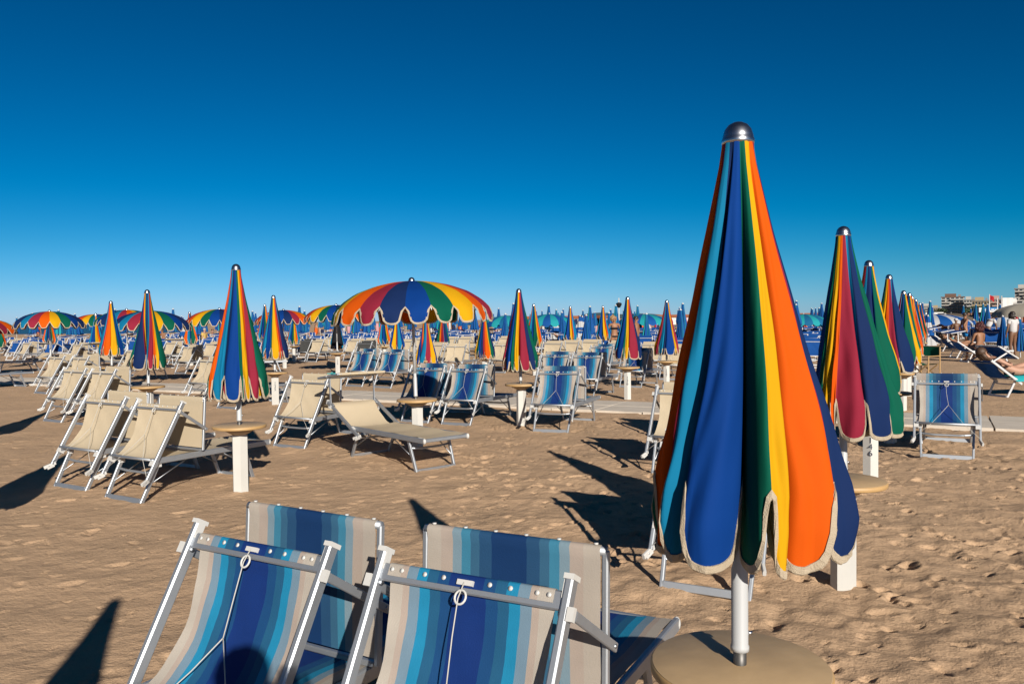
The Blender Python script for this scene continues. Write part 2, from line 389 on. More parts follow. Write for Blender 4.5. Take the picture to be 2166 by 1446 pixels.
def closed_surf(arcs, Rbot=0.27, Rtop=0.043, seed=0, prof=None, L=CL, skew=1.0, wr=0.0):
    ks, kp, off = [], [], []
    n = len(arcs)
    def put(s_, a_, r_):
        x_ = r_ * math.sin(R(a_)); ks.append(s_); kp.append((x_ * (skew if x_ < 0 else 1), -r_ * math.cos(R(a_))))
    if len(arcs[0]) == 3:
        for s_, a_, r_ in arcs: put(s_, a_, r_); off.append(a_ - s_ * 18)
        n = len(off); arcs = []
    for i, (sr, A, sl, al, se, ar) in enumerate(arcs):
        off.append(A - sr * 18); d = lambda x: math.cos(R(min(80, abs(x))))
        rl = 0.68 if sl > 0.35 else 0.92; rr_ = 0.68 if se > 0.35 else 0.92
        put(sr - sl, al, rl)
        if sl > 0.3: put(sr - sl * 0.5, (A + al) / 2, (1.03 + rl) / 2 * d((A - al) / 2) ** 0.6)
        put(sr, A, 1.03)
        if se > 0.3: put(sr + se * 0.5, (A + ar) / 2, (1.03 + rr_) / 2 * d((ar - A) / 2) ** 0.6)
        put(sr + se, ar, rr_)
        nx = arcs[(i + 1) % n]; w_ = i == n - 1
        t0 = nx[0] - nx[2] + (20 if w_ else 0); b0 = nx[3] + (360 if w_ else 0)
        gap = t0 - (sr + se); rv = max(0.24, 0.72 - 0.5 * gap * PW / Rbot * 0.9); av = (ar + b0) / 2
        put((sr + se) * 0.6 + t0 * 0.4, av - 2, rv); put((sr + se) * 0.4 + t0 * 0.6, av + 2, rv)
    mean = sum(off) / n
    rnd = np.random.RandomState(seed); ph = rnd.rand(6) * 6
    pr = prof or ((0, 0), (0.06, 0.045), (0.22, 0.205), (0.55, 0.62), (0.82, 0.99), (0.93, 1.03), (1.0, 1.0))
    px = np.array([p[0] for p in pr]); py = np.array([p[1] for p in pr])
    def surf(s, t):
        s, t = np.broadcast_arrays(np.asarray(s, float), np.asarray(t, float))
        c1 = hermite(ks, kp, s); a = np.radians(s * 18 + mean); c0 = np.stack([np.sin(a), -np.cos(a)], -1)
        tt = np.clip(t, 0, 1.1); w = np.clip(tt / 0.85, 0, 1) ** 0.6
        w = w[..., None]; rad = Rtop + (Rbot - Rtop) * np.interp(tt, px, py)
        c = c0 * (1 - w) + c1 * w
        rip = 1 + 0.035 * tt * np.sin(s * 9 + ph[0] + 3 * tt) + 0.03 * tt * np.sin(s * 4.1 + tt * 7 + ph[1]) + 0.02 * tt * np.sin(tt * 23 + s * 5 + ph[2])
        if wr: rip = rip + wr * tt * (np.sin(s * 17 + 4 * np.sin(tt * 6 + s)) + np.clip(tt - 0.7, 0, 1) * 1.6 * np.sin(s * 38 + 3 * np.sin(s * 3)))
        tw = 0.10 * np.sin(tt * 3 + ph[3]) * tt
        x = c[..., 0] * rad * rip; y = c[..., 1] * rad * rip
        X = x * np.cos(tw) - y * np.sin(tw); Y = x * np.sin(tw) + y * np.cos(tw)
        return np.stack([X, Y, -0.012 - L * t * 0.985 + 0 * X], -1)
    return surf
def open_surf(rad=1.0, drop=0.36):
    cp = np.array([(0.03, 0), (0.25, -0.018), (0.46, -0.06), (0.70, -0.145), (0.87, -0.255), (0.96, -0.345), (1.0, -0.42), (1.008, -0.535)])
    cp[:, 0] *= rad; cp[:, 1] *= drop / 0.36
    L = np.concatenate([[0], np.cumsum(np.hypot(*(cp[1:] - cp[:-1]).T))]); L /= L[-1]
    tq = np.linspace(0, 1, 60); rr = np.interp(tq, L, cp[:, 0]); zz = np.interp(tq, L, cp[:, 1])
    k = np.array([1, 2, 3, 2, 1]) / 9
    def sm(a): return np.concatenate([a[:2], np.convolve(a, k, 'valid'), a[-2:]])
    rr, zz = sm(sm(rr)), sm(sm(zz))
    def surf(s, t):
        s, t = np.broadcast_arrays(np.asarray(s, float), np.asarray(t, float))
        r = np.interp(t, tq, rr); z = np.interp(t, tq, zz)
        z = z + np.where(t > 1, (1 - t) * 1.2, 0)
        d = np.abs(s / 2 - np.round(s / 2)) * 2           # ribs under every second seam
        r = r * (1 - 0.035 * np.sin(d * PI / 2) ** 2 * t); z = z - 0.012 * np.sin(d * PI / 2) ** 2 * t
        fl = np.clip((t - 0.85) / 0.15, 0, 1) * 0.012 * np.sin(s * 2 * PI * 1.5 + s)
        a = np.radians(s * 18)
        return np.stack([(r + fl) * np.sin(a), -(r + fl) * np.cos(a), z], -1)
    return surf
def stripes(seq, st, seed=0):
    "control points from the colours seen from the front, left to right: (colour letter, first angle, last angle)"
    r = random.Random(seed); out = []; p = None; q0 = None
    for i, (c, a0, a1) in enumerate(st):
        if p is None: p = min((k for k in range(20) if seq[k] == c), key=lambda k: 0 if seq[(k + 1) % 20] == st[1][0] else 1)
        else:
            n = p + 1
            while seq[n % 20] != c: n += 1
            if n - p > 1 or r.random() < 0.45:          # the cloth dips in between the two colours
                am = (out[-1][1] + a0) / 2
                out.append(((p + n) / 2 + 0.5, am, max(0.3, 0.72 - 0.14 * (n - p))))
            p = n
        w = a1 - a0; big = w > 18
        out.append((p + 0.12, a0, 0.98 if not big else 0.92)); 
        if w > 5: out.append((p + 0.5, (a0 + a1) / 2 + (2 if big else 0), 1.0 if w < 40 else 0.98))
        out.append((p + 0.88, a1, 0.94 if not big else 1.0))
    s0, a0 = out[-1][0], out[-1][1]; s1, a1 = out[0][0] + 20, out[0][1] + 360; n = max(2, int((s1 - s0) // 2))
    for k in range(n):
        f = (k + 0.5) / n; ds, da = (s1 - s0) / n, (a1 - a0) / n; s, a = s0 + (s1 - s0) * f, a0 + (a1 - a0) * f
        out += [(s - ds * 0.38, a - da * 0.42, 0.55), (s, a, 1.0), (s + ds * 0.38, a + da * 0.42, 0.7)]
    return out
def canopy(surf, K, Mr, parent, seq=SEQ, mats=FAB, bind=m_bind, bw=0.022, bt=0.004, dep=0.15, tlen=CL, npan=20):
    N = npan * K
    s = np.arange(N + 1) / K; T = 1 - notch(s, dep=dep)
    j = np.arange(Mr + 1) / Mr
    P = surf(s[:, None] + 0 * j[None, :], T[:, None] * j[None, :])
    mb = MB(); V = P[:-1].reshape(-1, 3); mb.v = [tuple(p) for p in V]
    nj = Mr + 1; mats_ = [mats[c] for c in seq]
    for i in range(N):
        k = mb.mid(mats_[int(s[i] + 1e-6) % len(seq)]); i2 = (i + 1) % N
        for b in range(Mr):
            mb.f.append([i * nj + b, i * nj + b + 1, i2 * nj + b + 1, i2 * nj + b]); mb.mi.append(k); mb.sm.append(True)
    can = mb.build('canopy', parent)
    # hem tape: a flat strip wrapped over the scalloped edge
    if bw:
        q = np.arange(N) / K; Tq = 1 - notch(q, dep=dep)
        ex, ey = q * PW, Tq * tlen
        dx = (np.roll(ex, -1) - np.roll(ex, 1)); dx[0] += npan * PW; dx[-1] += npan * PW
        dy = (np.roll(ey, -1) - np.roll(ey, 1)); l = np.hypot(dx, dy); nx, ny = dy / l, -dx / l
        def pt(o):
            return (ex + nx * o) / PW, (ey + ny * o) / tlen
        rings = []
        for o, sg in ((-0.003, 0), (0.002, 1), (bw, 1), (bw, -1), (0.002, -1)):
            a, b = pt(o); p = surf(a, b); e = 1e-3
            n_ = np.cross(surf(a + e, b) - surf(a - e, b), surf(a, b + e) - surf(a, b - e)); n_ /= np.linalg.norm(n_, axis=-1, keepdims=True) + 1e-9
            rings.append(p + n_ * sg * bt)
        hb = MB(); nr = len(rings); A = np.stack(rings, 1).reshape(-1, 3); hb.v = [tuple(p) for p in A]; k = hb.mid(bind)
        for i in range(N):
            i2 = (i + 1) % N
            for b in range(nr):
                b2 = (b + 1) % nr; hb.f.append([i * nr + b, i2 * nr + b, i2 * nr + b2, i * nr + b2]); hb.mi.append(k); hb.sm.append(False)
        hb.build('hem_tape', can)
    return can
def dome(parent, r=0.0425):
    mb = MB(); mb.lathe([(r * 1.02, -0.014), (r * 1.06, -0.008), (r * 1.06, 0.0), (r, 0.004), (r * 0.99, 0.010), (r * 0.86, 0.028), (r * 0.62, 0.041), (r * 0.3, 0.048), (0.003, 0.050)], m_chrome, 28)
    return mb.build('finial', parent)
def pole(parent, top, z0=0.70, z1=1.02, near=True):
    "pole in local coordinates where z=0 is the foot of the stand; top = canopy apex"
    mb = MB(); n = 20 if near else 8
    mb.lathe([(0.0185, z1 - 0.03), (0.0185, top - 0.02)], m_pole, n)
    p = mb.build('pole', parent)
    sl = MB(); sl.lathe([(0.026, z0), (0.026, z0 + 0.012), (0.0235, z0 + 0.018), (0.0235, z1 - 0.09), (0.0185, z1 - 0.07), (0.0185, z1)], m_pole, n); s_ = sl.build('sleeve', p)
    st = MB(); st.lathe([(0.0185, 0.60), (0.0185, z0 + 0.01)], m_stub, n); st.build('spigot', p)
    if near:
        b = MB(); b.tube([(0.02, 0.004, z0 + 0.05), (0.034, 0.006, z0 + 0.05)], [0.007, 0.006], m_chrome, 8); b.build('bolt', s_)
    return p
def closed_umbrella(arcs, top, K=8, Mr=22, Rbot=0.27, seed=0, near=True, prof=None, tape=True, L=CL, skew=1.0, wr=0.009, seq=SEQ):
    root = empty('beach_umbrella')
    hd = empty('canopy_head'); 
    can = canopy(closed_surf(arcs, Rbot, seed=seed, prof=prof, L=L, skew=skew, wr=wr), K, Mr, root, seq=seq, bw=0.022 if tape else 0.0)
    can.location.z = top - 0.045; dm = dome(root); dm.location.z = top - 0.050
    bpy.data.objects.remove(hd)
    pole(root, top, near=near)
    return root
def set_top(root, top):
    "raise or lower canopy and finial of a copied umbrella"
    for c in root.children:
        if c.name.startswith('canopy'): c.location.z = top - 0.045
        elif c.name.startswith('finial'): c.location.z = top - 0.050
        elif c.name.startswith('pole'): c.location.z = min(0, top - 2.17)
def face_cam(p): return math.atan2(-p[0], p[1])

def make_stand(number=None, tan=True):
    root = empty('umbrella_stand')
    b = MB(); b.lathe([(0.078, -0.25), (0.078, 0.535)], m_post, 6, smooth=False, ph=R(30), sq=(1, 0.86)); b.build('post', root)
    c = MB(); c.lathe([(0.062, 0.535), (0.095, 0.552), (0.175, 0.598)], m_table, 24); c.build('bracket_cone', root)
    t = MB(); n = 56; r = 0.252
    t.lathe([(r - 0.004, 0.598), (r, 0.602), (r, 0.621), (r - 0.004, 0.625)], m_edge, n)
    t.lathe([(r - 0.004, 0.6255), (r - 0.006, 0.6265)], m_table, n); t.build('tabletop', root)
    return root
def number_on(root, txt, rz):
    "stencilled figures one above the other on the post"
    cu = bpy.data.curves.new('stencil', 'FONT'); cu.body = '\n'.join(txt); cu.size = 0.075; cu.space_line = 0.78; cu.align_x = 'CENTER'; cu.extrude = 0.0008
    cu.materials.append(m_ink)
    t_ = bpy.data.objects.new('tmp', cu); COL.objects.link(t_); bpy.context.view_layer.update(); me = bpy.data.meshes.new_from_object(t_); bpy.data.objects.remove(t_)
    o = bpy.data.objects.new('stencilled_number', me); COL.objects.link(o); o.parent = root
    d = 0.0685; o.location = (math.sin(rz) * d, -math.cos(rz) * d, 0.40); o.rotation_euler = (R(90), 0, rz)
    return o

stand0 = make_stand(); _used = set()
def place_stand(x, y, label, rz=0.0, group='round table posts among the sun loungers', num=None):
    o = stand0 if 'st' not in _used else copy_tree(stand0); _used.add('st')
    o.location = (x, y, ground_z(x, y) * 0.5); o.rotation_euler = (0, 0, rz); tag(o, label, 'table post', group)
    return o

UG = 'rainbow umbrellas of the beach club'
UM = {}
def umb_copy(kind, x, y, top, label, rz, scale=1.0, lean=(0, 0)):
    src, used = UM[kind]
    o = src if not used else copy_tree(src)
    UM[kind][1] = True
    o.location = (x, y, 0); o.rotation_euler = (lean[0], lean[1], rz); set_top(o, top); o.scale = (scale, scale, 1)
    tag(o, label, 'beach umbrella', UG)
    return o
# hero umbrella: ridges as photographed
HERO = [(-4.3, -97, .85), (-4, -86, 1.02), (-3.3, -73, .8), (-2.7, -72, .45), (-2, -69, 1.03), (-1.5, -62, .95), (-1.1, -56, .75), (-.6, -54, .4), (0, -53, 1.03), (.45, -45, .97), (.9, -37, .72),
        (1.4, -37, .3), (1.75, -36, .6), (2, -34, 1.03), (2.3, -24, .99), (2.6, -7, .90), (2.86, 5, .66), (3.15, 7, .3), (3.45, 9, .62), (3.7, 13.5, .93), (4, 19.5, 1.03), (4.3, 25.5, 1.0), (4.6, 32, .93),
        (4.82, 33, .6), (5.05, 32, .5), (5.3, 36, .84), (5.6, 46, .955), (6, 62, 1.03), (6.35, 66, .93), (6.8, 66, .6), (7.5, 64, .35), (8.05, 67, .85), (8.5, 78, .97), (8.95, 90, 1.02), (9.4, 106, .7), (9.8, 116, .4), (10.2, 124, .8),
        (10.6, 136, 1.0), (11.1, 160, .7), (11.5, 168, .4), (12, 178, 1.0), (12.5, 192, .7), (13, 196, .4), (13.4, 204, .8), (14, 220, 1.0), (14.6, 240, .75), (15.2, 250, .4)]
prof_h = ((0, 0), (0.06, 0.05), (0.22, 0.235), (0.40, 0.46), (0.55, 0.645), (0.70, 0.835), (0.82, 0.985), (0.90, 1.03), (1.0, 0.98))
S2 = stripes(SEQ, [('B', -86, -54), ('G', -46, -38), ('Y', -35, -18), ('O', -15, -8), ('C', -5, 27), ('N', 31, 60), ('G', 64, 86)], 5)
S1 = stripes(SEQ, [('G', -86, -72), ('O', -70, -58), ('L', -54, -30), ('B', -26, 6), ('G', 8, 13), ('Y', 15, 24), ('C', 27, 46), ('G', 52, 86)], 6)
def top_at(px, py, Y):
    p = atY(px, py, Y); return p.x, p.y, p.z
x, y, z = top_at(1561, 258, 2.25)
o = closed_umbrella(HERO, z, K=22, Mr=56, Rbot=0.277, seed=1, prof=prof_h, L=1.165, skew=0.82, wr=0.016); o.location = (x, y, 0); o.rotation_euler = (0, 0, face_cam((x, y)))
tag(o, 'closest and tallest folded umbrella with wide orange and blue folds', 'beach umbrella', UG)
st = place_stand(x, y, 'tan round table under the closest folded umbrella, cut off by the photo edge', 0.3); st.scale = (1, 1, 1.055)
x, y, z = top_at(1784, 478, 4.88)
o = closed_umbrella(S2, z, K=14, Mr=36, Rbot=0.305, seed=2, skew=0.56, wr=0.012); o.location = (x, y, 0); o.rotation_euler = (0, 0, face_cam((x, y)))
tag(o, 'second folded umbrella of the right row, crimson fold beside a broad navy one', 'beach umbrella', UG)
place_stand(x, y, 'table post half hidden behind the closest folded umbrella', 0.25)
x, y, z = top_at(499, 558, 7.70)
o = closed_umbrella(S1, z, K=12, Mr=32, Rbot=0.272, seed=3, L=1.275, wr=0.012); o.location = (x, y, 0); o.rotation_euler = (0, 0, face_cam((x, y)))
tag(o, 'tall folded umbrella on the left with light blue and royal blue folds', 'beach umbrella', UG)
place_stand(x, y, 'white post with round wooden table under the tall folded umbrella on the left', 0.4)

for k in range(4):
    UM['v%d' % k] = [closed_umbrella(auto_arcs(20 + k), 2.17, K=8, Mr=18, Rbot=0.26, seed=10 + k, near=False), False]
HAND = {}
REV = SEQ[::-1]
def hand(px, seq, st, seed, K=9, Mr=22, Rb=0.265): HAND[px] = (seq, st, seed, K, Mr, Rb)
hand(308, REV, [('G', -86, -66), ('N', -62, -12), ('L', -10, -7), ('C', -5, 13), ('O', 15, 20), ('Y', 22, 31), ('G', 34, 84)], 1)
hand(578, SEQ, [('L', -84, -50), ('B', -46, -22), ('G', -20, -17), ('Y', -15, 14), ('O', 16, 22), ('C', 24, 35), ('N', 39, 86)], 2)
hand(232, REV, [('L', -86, -48), ('C', -46, -42), ('O', -40, -3), ('Y', 1, 32), ('G', 34, 40), ('B', 43, 72), ('L', 76, 86)], 3)
hand(1100, SEQ, [('C', -88, -74), ('B', -70, -36), ('G', -32, -22), ('Y', -20, -6), ('C', 0, 30), ('N', 35, 56), ('G', 60, 86)], 4)
hand(1326, SEQ, [('L', -86, -62), ('B', -57, -18), ('G', -15, -9), ('Y', -7, 7), ('C', 11, 62), ('N', 66, 88)], 5)
hand(1409, SEQ, [('Y', -86, -74), ('O', -71, -67), ('C', -64, -46), ('L', -43, -18), ('N', -15, -8), ('B', -4, 42), ('Y', 46, 57), ('C', 63, 86)], 6)
hand(1842, SEQ, [('O', -88, -72), ('C', -69, -60), ('L', -52, -28), ('N', -24, 24), ('G', 29, 86)], 7, 10, 26)
hand(1884, SEQ, [('B', -88, -60), ('G', -57, -45), ('Y', -42, -27), ('O', -23, -3), ('C', 0, 22), ('N', 27, 86)], 8, 9, 24)
hand(1910, SEQ, [('O', -88, -66), ('C', -62, -52), ('N', -46, -8), ('G', -2, 50), ('Y', 55, 84)], 9)
hand(1921, SEQ, [('C', -88, -66), ('N', -58, -14), ('G', -6, 60), ('O', 66, 84)], 10)
hand(900, REV, [('Y', -88, -72), ('B', -62, -44), ('L', -40, -10), ('C', -4, 22), ('O', 23, 26), ('Y', 28, 56), ('B', 62, 88)], 11, 7, 16)
hand(1024, REV, [('Y', -88, -66), ('G', -62, -40), ('B', -36, -24), ('N', -22, -12), ('C', -9, -2), ('O', 2, 32), ('Y', 33, 37), ('G', 40, 62), ('N', 66, 86)], 12, 7, 16)
# (px, py of the tip, distance, variant, panel facing the camera, label, stand?)
US = [
 (308, 612, 12.66, 0, 5.9, 'folded navy, crimson and green umbrella between the tall left one and the orange one', 1),
 (578, 624, 15.8, 1, 4.0, 'folded umbrella with a broad yellow fold just right of the tall left one', 1),
 (232, 636, 18.4, 2, 4.6, 'folded orange and yellow umbrella left of the navy and green one', 1),
 (1100, 610, 12.3, 3, 5.6, 'folded umbrella with pink and green folds just right of the big open umbrella', 1),
 (1326, 627, 16.2, 0, 5.2, 'folded umbrella with a wide crimson fold above the post numbered 136', 1),
 (1409, 634, 18.3, 1, 1.4, 'folded blue umbrella closest to the left of the tall nearest one', 1),
 (1842, 550, 7.65, 2, 2.4, 'third folded umbrella of the right row with a green edge', 1),
 (1884, 580, 10.27, 3, 6.2, 'fourth folded umbrella of the right row', 1),
 (1910, 614, 13.6, 0, 3.0, 'fifth folded umbrella of the right row with a yellow fold', 1),
 (1921, 619, 16.1, 1, 3.2, 'sixth folded umbrella of the right row', 1),
 (1932, 626, 19.9, 2, 2.5, 'seventh folded umbrella of the right row', 1),
 (1938, 632, 22.7, 3, 1.8, 'eighth folded umbrella of the right row', 1),
 (1946, 640, 28.0, 0, 1.0, 'last folded umbrella at the far end of the right row', 1),
 (900, 664, 19.8, 1, 6.5, 'folded light blue and crimson umbrella behind the pole of the open umbrella', 1),
 (840, 661, 26.0, 2, 6.0, 'folded crimson and orange umbrella under the left half of the big open umbrella', 1),
 (935, 659, 28.5, 3, 0.4, 'small folded umbrella under the middle of the big open umbrella', 1),
 (812, 660, 31.0, 0, 3.0, 'small folded green and blue umbrella under the left rim of the big open umbrella', 1),
 (1024, 658, 21.2, 1, 5.4, 'folded umbrella with an orange fold under the right rim of the big open umbrella', 1),
 (1130, 642, 23.5, 2, 2.5, 'folded navy umbrella directly behind the pink and green one', 1),
 (1207, 647, 28.5, 3, 5.2, 'folded umbrella with crimson and orange folds among teal ones', 1),
 (1276, 646, 29.0, 0, 4.4, 'folded yellow and green umbrella beside the woman in a black bikini', 1),
 (559, 643, 27.0, 1, 3.4, 'folded umbrella peeping out between two umbrellas on the left', 0),
 (402, 659, 31.0, 2, 1.4, 'folded navy and orange umbrella beside the man in a yellow shirt', 1),
 (103, 662, 33.0, 3, 3.6, 'folded crimson and green umbrella under the open umbrella on the far left', 0),
 (203, 664, 30.0, 0, 4.9, 'folded orange umbrella half hidden by the orange and yellow one', 0),
 (-6, 664, 30.0, 1, 2.0, 'folded umbrella cut off by the left photo edge', 0),
 (620, 664, 33.0, 2, 3.6, 'small folded yellow and green umbrella under an open umbrella left of centre', 1),
 (712, 664, 29.0, 3, 5.0, 'folded umbrella draped with a black towel behind the open umbrella', 0),
]
for (px, py, d, v, pan, lab, st) in US:
    x, y, z = top_at(px, py, d)
    # turn so that panel 'pan' faces the camera
    if px in HAND:
        sq, s_, sd, K_h, M_h, Rb = HAND[px]
        o = closed_umbrella(stripes(sq, s_, sd), z, K=K_h, Mr=M_h, Rbot=Rb, seed=30 + sd, near=False, seq=sq); o.location = (x, y, 0)
        o.rotation_euler = (random.uniform(-.012, .012), random.uniform(-.012, .012), face_cam((x, y))); tag(o, lab, 'beach umbrella', UG)
    else: umb_copy('v%d' % v, x, y, z, lab, face_cam((x, y)) - R(pan * 18) + R(0), lean=(random.uniform(-.012, .012), random.uniform(-.012, .012)))
    if st: place_stand(x, y, ' '.join(('table post under the ' + lab).split()[:16]), random.uniform(0, 1))
# umbrella just out of frame whose shadow falls at the lower left, and the neighbour row's
umb_copy('v1', -0.80, -0.35, 2.2, 'folded umbrella beside the photographer, casting the shadow at lower left', 0.3)
place_stand(-0.80, -0.35, 'table post of the folded umbrella beside the photographer')
umb_copy('v2', -4.07, 5.04, 2.2, 'folded umbrella out of frame on the left, shading the sand beside the cream loungers', 0.8)
umb_copy('v3', -7.24, 10.0, 2.2, 'folded umbrella out of frame at far left, shading the far left sand', 2.0)

def open_umbrella(K=10, Mr=18, top=2.19, near=True, rad=1.0, drop=0.36, seq=SEQ):
    root = empty('beach_umbrella')
    sf = open_surf(rad, drop); c = canopy(sf, K, Mr, root, seq=seq, bw=0.02, tlen=CL, dep=0.14); c.location.z = top - 0.045
    dm = dome(root, 0.042); dm.location.z = top - 0.05; pole(root, top, near=near)
    for k in range(10):
        t = np.linspace(0.02, 0.86, 9); P = sf(np.full(9, 2.0 * k), t); mb = MB()
        mb.tube([tuple(p + np.array([0, 0, -0.014])) for p in P], 0.006, m_alud, 6)
        r_ = mb.build('canopy_rib', root); r_.location.z = top - 0.045
        a = R(k * 36); m2 = MB(); q = sf(2.0 * k, 0.5)
        m2.tube([(0.025 * math.sin(a), -0.025 * math.cos(a), -0.42), (float(q[0]), float(q[1]), float(q[2]) - 0.02)], 0.005, m_alud, 6); m2.build('strut', r_)
    return root
def set_top_open(root, dz):
    for c in root.children:
        if c.name.startswith(('canopy', 'finial', 'pole')): c.location.z += dz
oA = open_umbrella(); x, y, z = top_at(878, 586, 9.97); oA.location = (x, y, 0); set_top_open(oA, z - 2.19)
oA.rotation_euler = (R(-1.2), 0, face_cam((x, y)) - R(15 * 18) - R(5)); tag(oA, 'big open rainbow umbrella in the middle over the blue loungers', 'beach umbrella', UG)
place_stand(x, y, 'round table post under the big open umbrella', 0.2)
oB = open_umbrella(K=7, Mr=12, near=False, seq=REV); usedB = False
for (px, py, d, rot, lab) in (
   (104, 655, 24.3, 2.0, 'open umbrella on the far left with an orange panel facing the camera'),
   (317, 653, 21.0, 2.0, 'open umbrella behind the folded navy and green umbrella'),
   (463, 655, 24.5, 5.0, 'open crimson and yellow umbrella behind the tall folded umbrella on the left'),
   (600, 656, 28.5, 5.0, 'open umbrella with a blue panel just right of the folded yellow one'),
   (712, 644, 25.0, 5.0, 'open umbrella peeking out behind the left side of the big open umbrella'),
   (-40, 665, 25.5, 18.3, 'open umbrella cut off by the left photo edge'),
   (201, 667, 34.0, 4.0, 'open green umbrella between two nearer open umbrellas on the left'),
   (268, 657, 27.0, 1.0, 'open umbrella with light blue and yellow panels half hidden on the left')):
    x, y, z = top_at(px, py, d); c = copy_tree(oB) if usedB else oB
    if usedB: set_top_open(c, -zB)
    usedB = True; zB = z - 2.19; c.location = (x, y, 0); set_top_open(c, zB)
    c.rotation_euler = (random.uniform(-.02, .02), random.uniform(-.02, .02), face_cam((x, y)) - R(rot * 18)); tag(c, lab, 'beach umbrella', UG)
    if px > 0 and px not in (201, 463, 317): place_stand(x, y, 'table post under the ' + lab.split(' with ')[0].split(' behind ')[0].split(' peeking')[0] + ' at ' + ('far left' if px < 300 else 'left of centre'), 0.1)
# ------------------------------------------------------------------ sun loungers
HW = 0.335            # half distance between the backrest rails
def lounger(fab, metal=m_alu, name='sun_lounger', beta=60.0, fold=True, detail=2, logo=False, shade=None, fab2=None):
    root = empty(name); b = R(beta); dr = Vector((math.cos(b), 0, math.sin(b))); nr = Vector((math.sin(b), 0, -math.cos(b)))
    Pv = Vector((0, 0, 0.37)); Y = Vector((0, 1, 0))
    # bed: side rails, foot bar, cloth
    f = MB()
    for s in (1, -1): f.bar((-0.03, s * 0.30, 0.365), (1.40, s * 0.30, 0.365), 0.026, 0.056, metal)
    f.bar((1.38, -0.288, 0.365), (1.38, 0.288, 0.365), 0.03, 0.04, metal)
    bf = f.build('bed_frame', root)
    if detail > 1:
        for s in (1, -1):
            c = MB(); c.blob((1.405, s * 0.30, 0.365), (0.022, 0.017, 0.031), m_white, 10, 6); c.build('end_cap', bf)
    g = MB(); P = []
    for i in range(12):
        x = 0.02 + 1.36 * i / 11
        P.append([(x, -0.29 + 0.58 * j / 8, 0.392 - 0.022 * math.sin(PI * j / 8) * (0.6 + 0.4 * math.sin(PI * i / 11)) - 0.006 * math.sin(i * 1.7)) for j in range(9)])
    g.grid(P, fab); g.build('bed_cloth', root)
    # two splayed leg frames
    for xt, xb, nm in ((0.07, -0.12, 'leg_frame'), (1.08, 1.22, 'leg_frame')):
        l = MB()
        for s in (1, -1): l.bar((xt, s * 0.275, 0.345), (xb, s * 0.262, -0.03), 0.024, 0.042, metal, up=(1, 0, 0))
        l.bar((xb + 0.004, -0.25, 0.012), (xb + 0.004, 0.25, 0.012), 0.018, 0.05, metal, up=(0.3, 0, 1))
        q = 0.76; xm = xb + (xt - xb) * q; zm = -0.03 + 0.375 * q
        l.tube([(xm, -0.262, zm), (xm, -0.13, zm - 0.012), (xm, 0.13, zm - 0.012), (xm, 0.262, zm)], 0.013, metal, 8)
        if detail > 1:
            for s in (1, -1):
                l.tube([(xb + (xt - xb) * 0.45, s * 0.255, 0.14), (xt + (0.32 if xt < 0.5 else -0.30), s * 0.285, 0.345)], 0.006, m_alud, 6)
        lf = l.build(nm, root)
        if xt < 0.5:
            k = MB()
            for s in (1, -1): k.box((0.062, s * 0.275, 0.330), (0.052, 0.036, 0.05), m_white)
            k.build('leg_bracket', lf)
    # backrest rails with caps, hinge blocks and ratchet clips
    for s in (1, -1):
        y = s * HW; top = Pv + dr * 0.60; low = Pv - dr * 0.185
        r = MB(); r.bar(low + Y * y, top + Y * y, 0.026, 0.045, metal, up=tuple(nr)); rail = r.build('backrest_rail', root)
        c = MB(); rot = Matrix((Vector(dr), Y, -nr)).transposed()
        c.box(top + Y * y + dr * 0.004, (0.016, 0.032, 0.052), m_white, rot)
        c.box(top + Y * (y - s * 0.013) - dr * 0.03, (0.055, 0.008, 0.03), m_white, rot); c.build('end_cap', rail)
        c = MB(); c.box(Pv + Y * (y - s * 0.02) - nr * 0.0 - dr * 0.03, (0.05, 0.05, 0.055), m_white, rot); c.build('hinge_block', rail)
        if detail > 1:
            c = MB(); cc = low + Y * (y + s * 0.0); e = Vector((-0.80, 0.25 * s, -0.30)).normalized(); ux = (Vector((0, 0, 1)) - e * e.z).normalized()
            c.bar(cc - e * 0.03, cc + e * 0.085, 0.020, 0.034, m_white, up=tuple(ux)); c.bar(cc - e * 0.01 - ux * 0.022, cc + e * 0.06 - ux * 0.026, 0.016, 0.016, m_white, up=tuple(ux))
            c.tube([cc + e * 0.04 - Y * 0.014, cc + e * 0.04 + Y * 0.014], 0.005, m_alud, 6); c.build('ratchet_clip', rail)
            c = MB(); c.tube([Pv + dr * 0.50 + Y * (y - s * 0.02), Pv + dr * 0.50 + Y * (y + s * 0.022)], 0.010, m_alud, 8); c.tube([Pv + dr * 0.50 + Y * (y + s * 0.013), Pv + dr * 0.50 + Y * (y + s * 0.020)], 0.015, m_white, 12)
            c.box(Pv + dr * 0.50 + Y * (y + s * 0.024) - nr * 0.016, (0.04, 0.022, 0.018), m_white, rot); c.build('pivot_bolt', rail)
    # backrest cloth slung between an upper and a lower bar
    tb = MB(); up_c = Pv + dr * 0.535; lo_c = Pv + dr * 0.0 - nr * 0.02
    tb.bar(up_c - Y * (HW - 0.008), up_c + Y * (HW - 0.008), 0.020, 0.056, metal, up=tuple(dr)); bar = tb.build('top_bar', root)
    P = []; prof = []
    for k in range(9):                                   # wrap round the bar, then down with a sag
        a = -0.9 + 2.5 * k / 8; prof.append(up_c + dr * (0.0215 * math.sin(a)) + nr * (0.0215 * (-math.cos(a))))
    prof = prof[::-1]
    tail = []
    for k in range(15):
        q = 1 - (k + 0.6) / 14.6 * 1.0
        sag = (0.075 if fold else -0.045) * 4 * (q ** 0.75) * (1 - q ** 0.75)
        tail.append(lo_c + (up_c - lo_c) * (q * 0.985) + nr * (0.012 * q) - dr * 0.02 * q + nr * sag)
    line = [up_c - nr * 0.0215 - dr * 0.0] + []
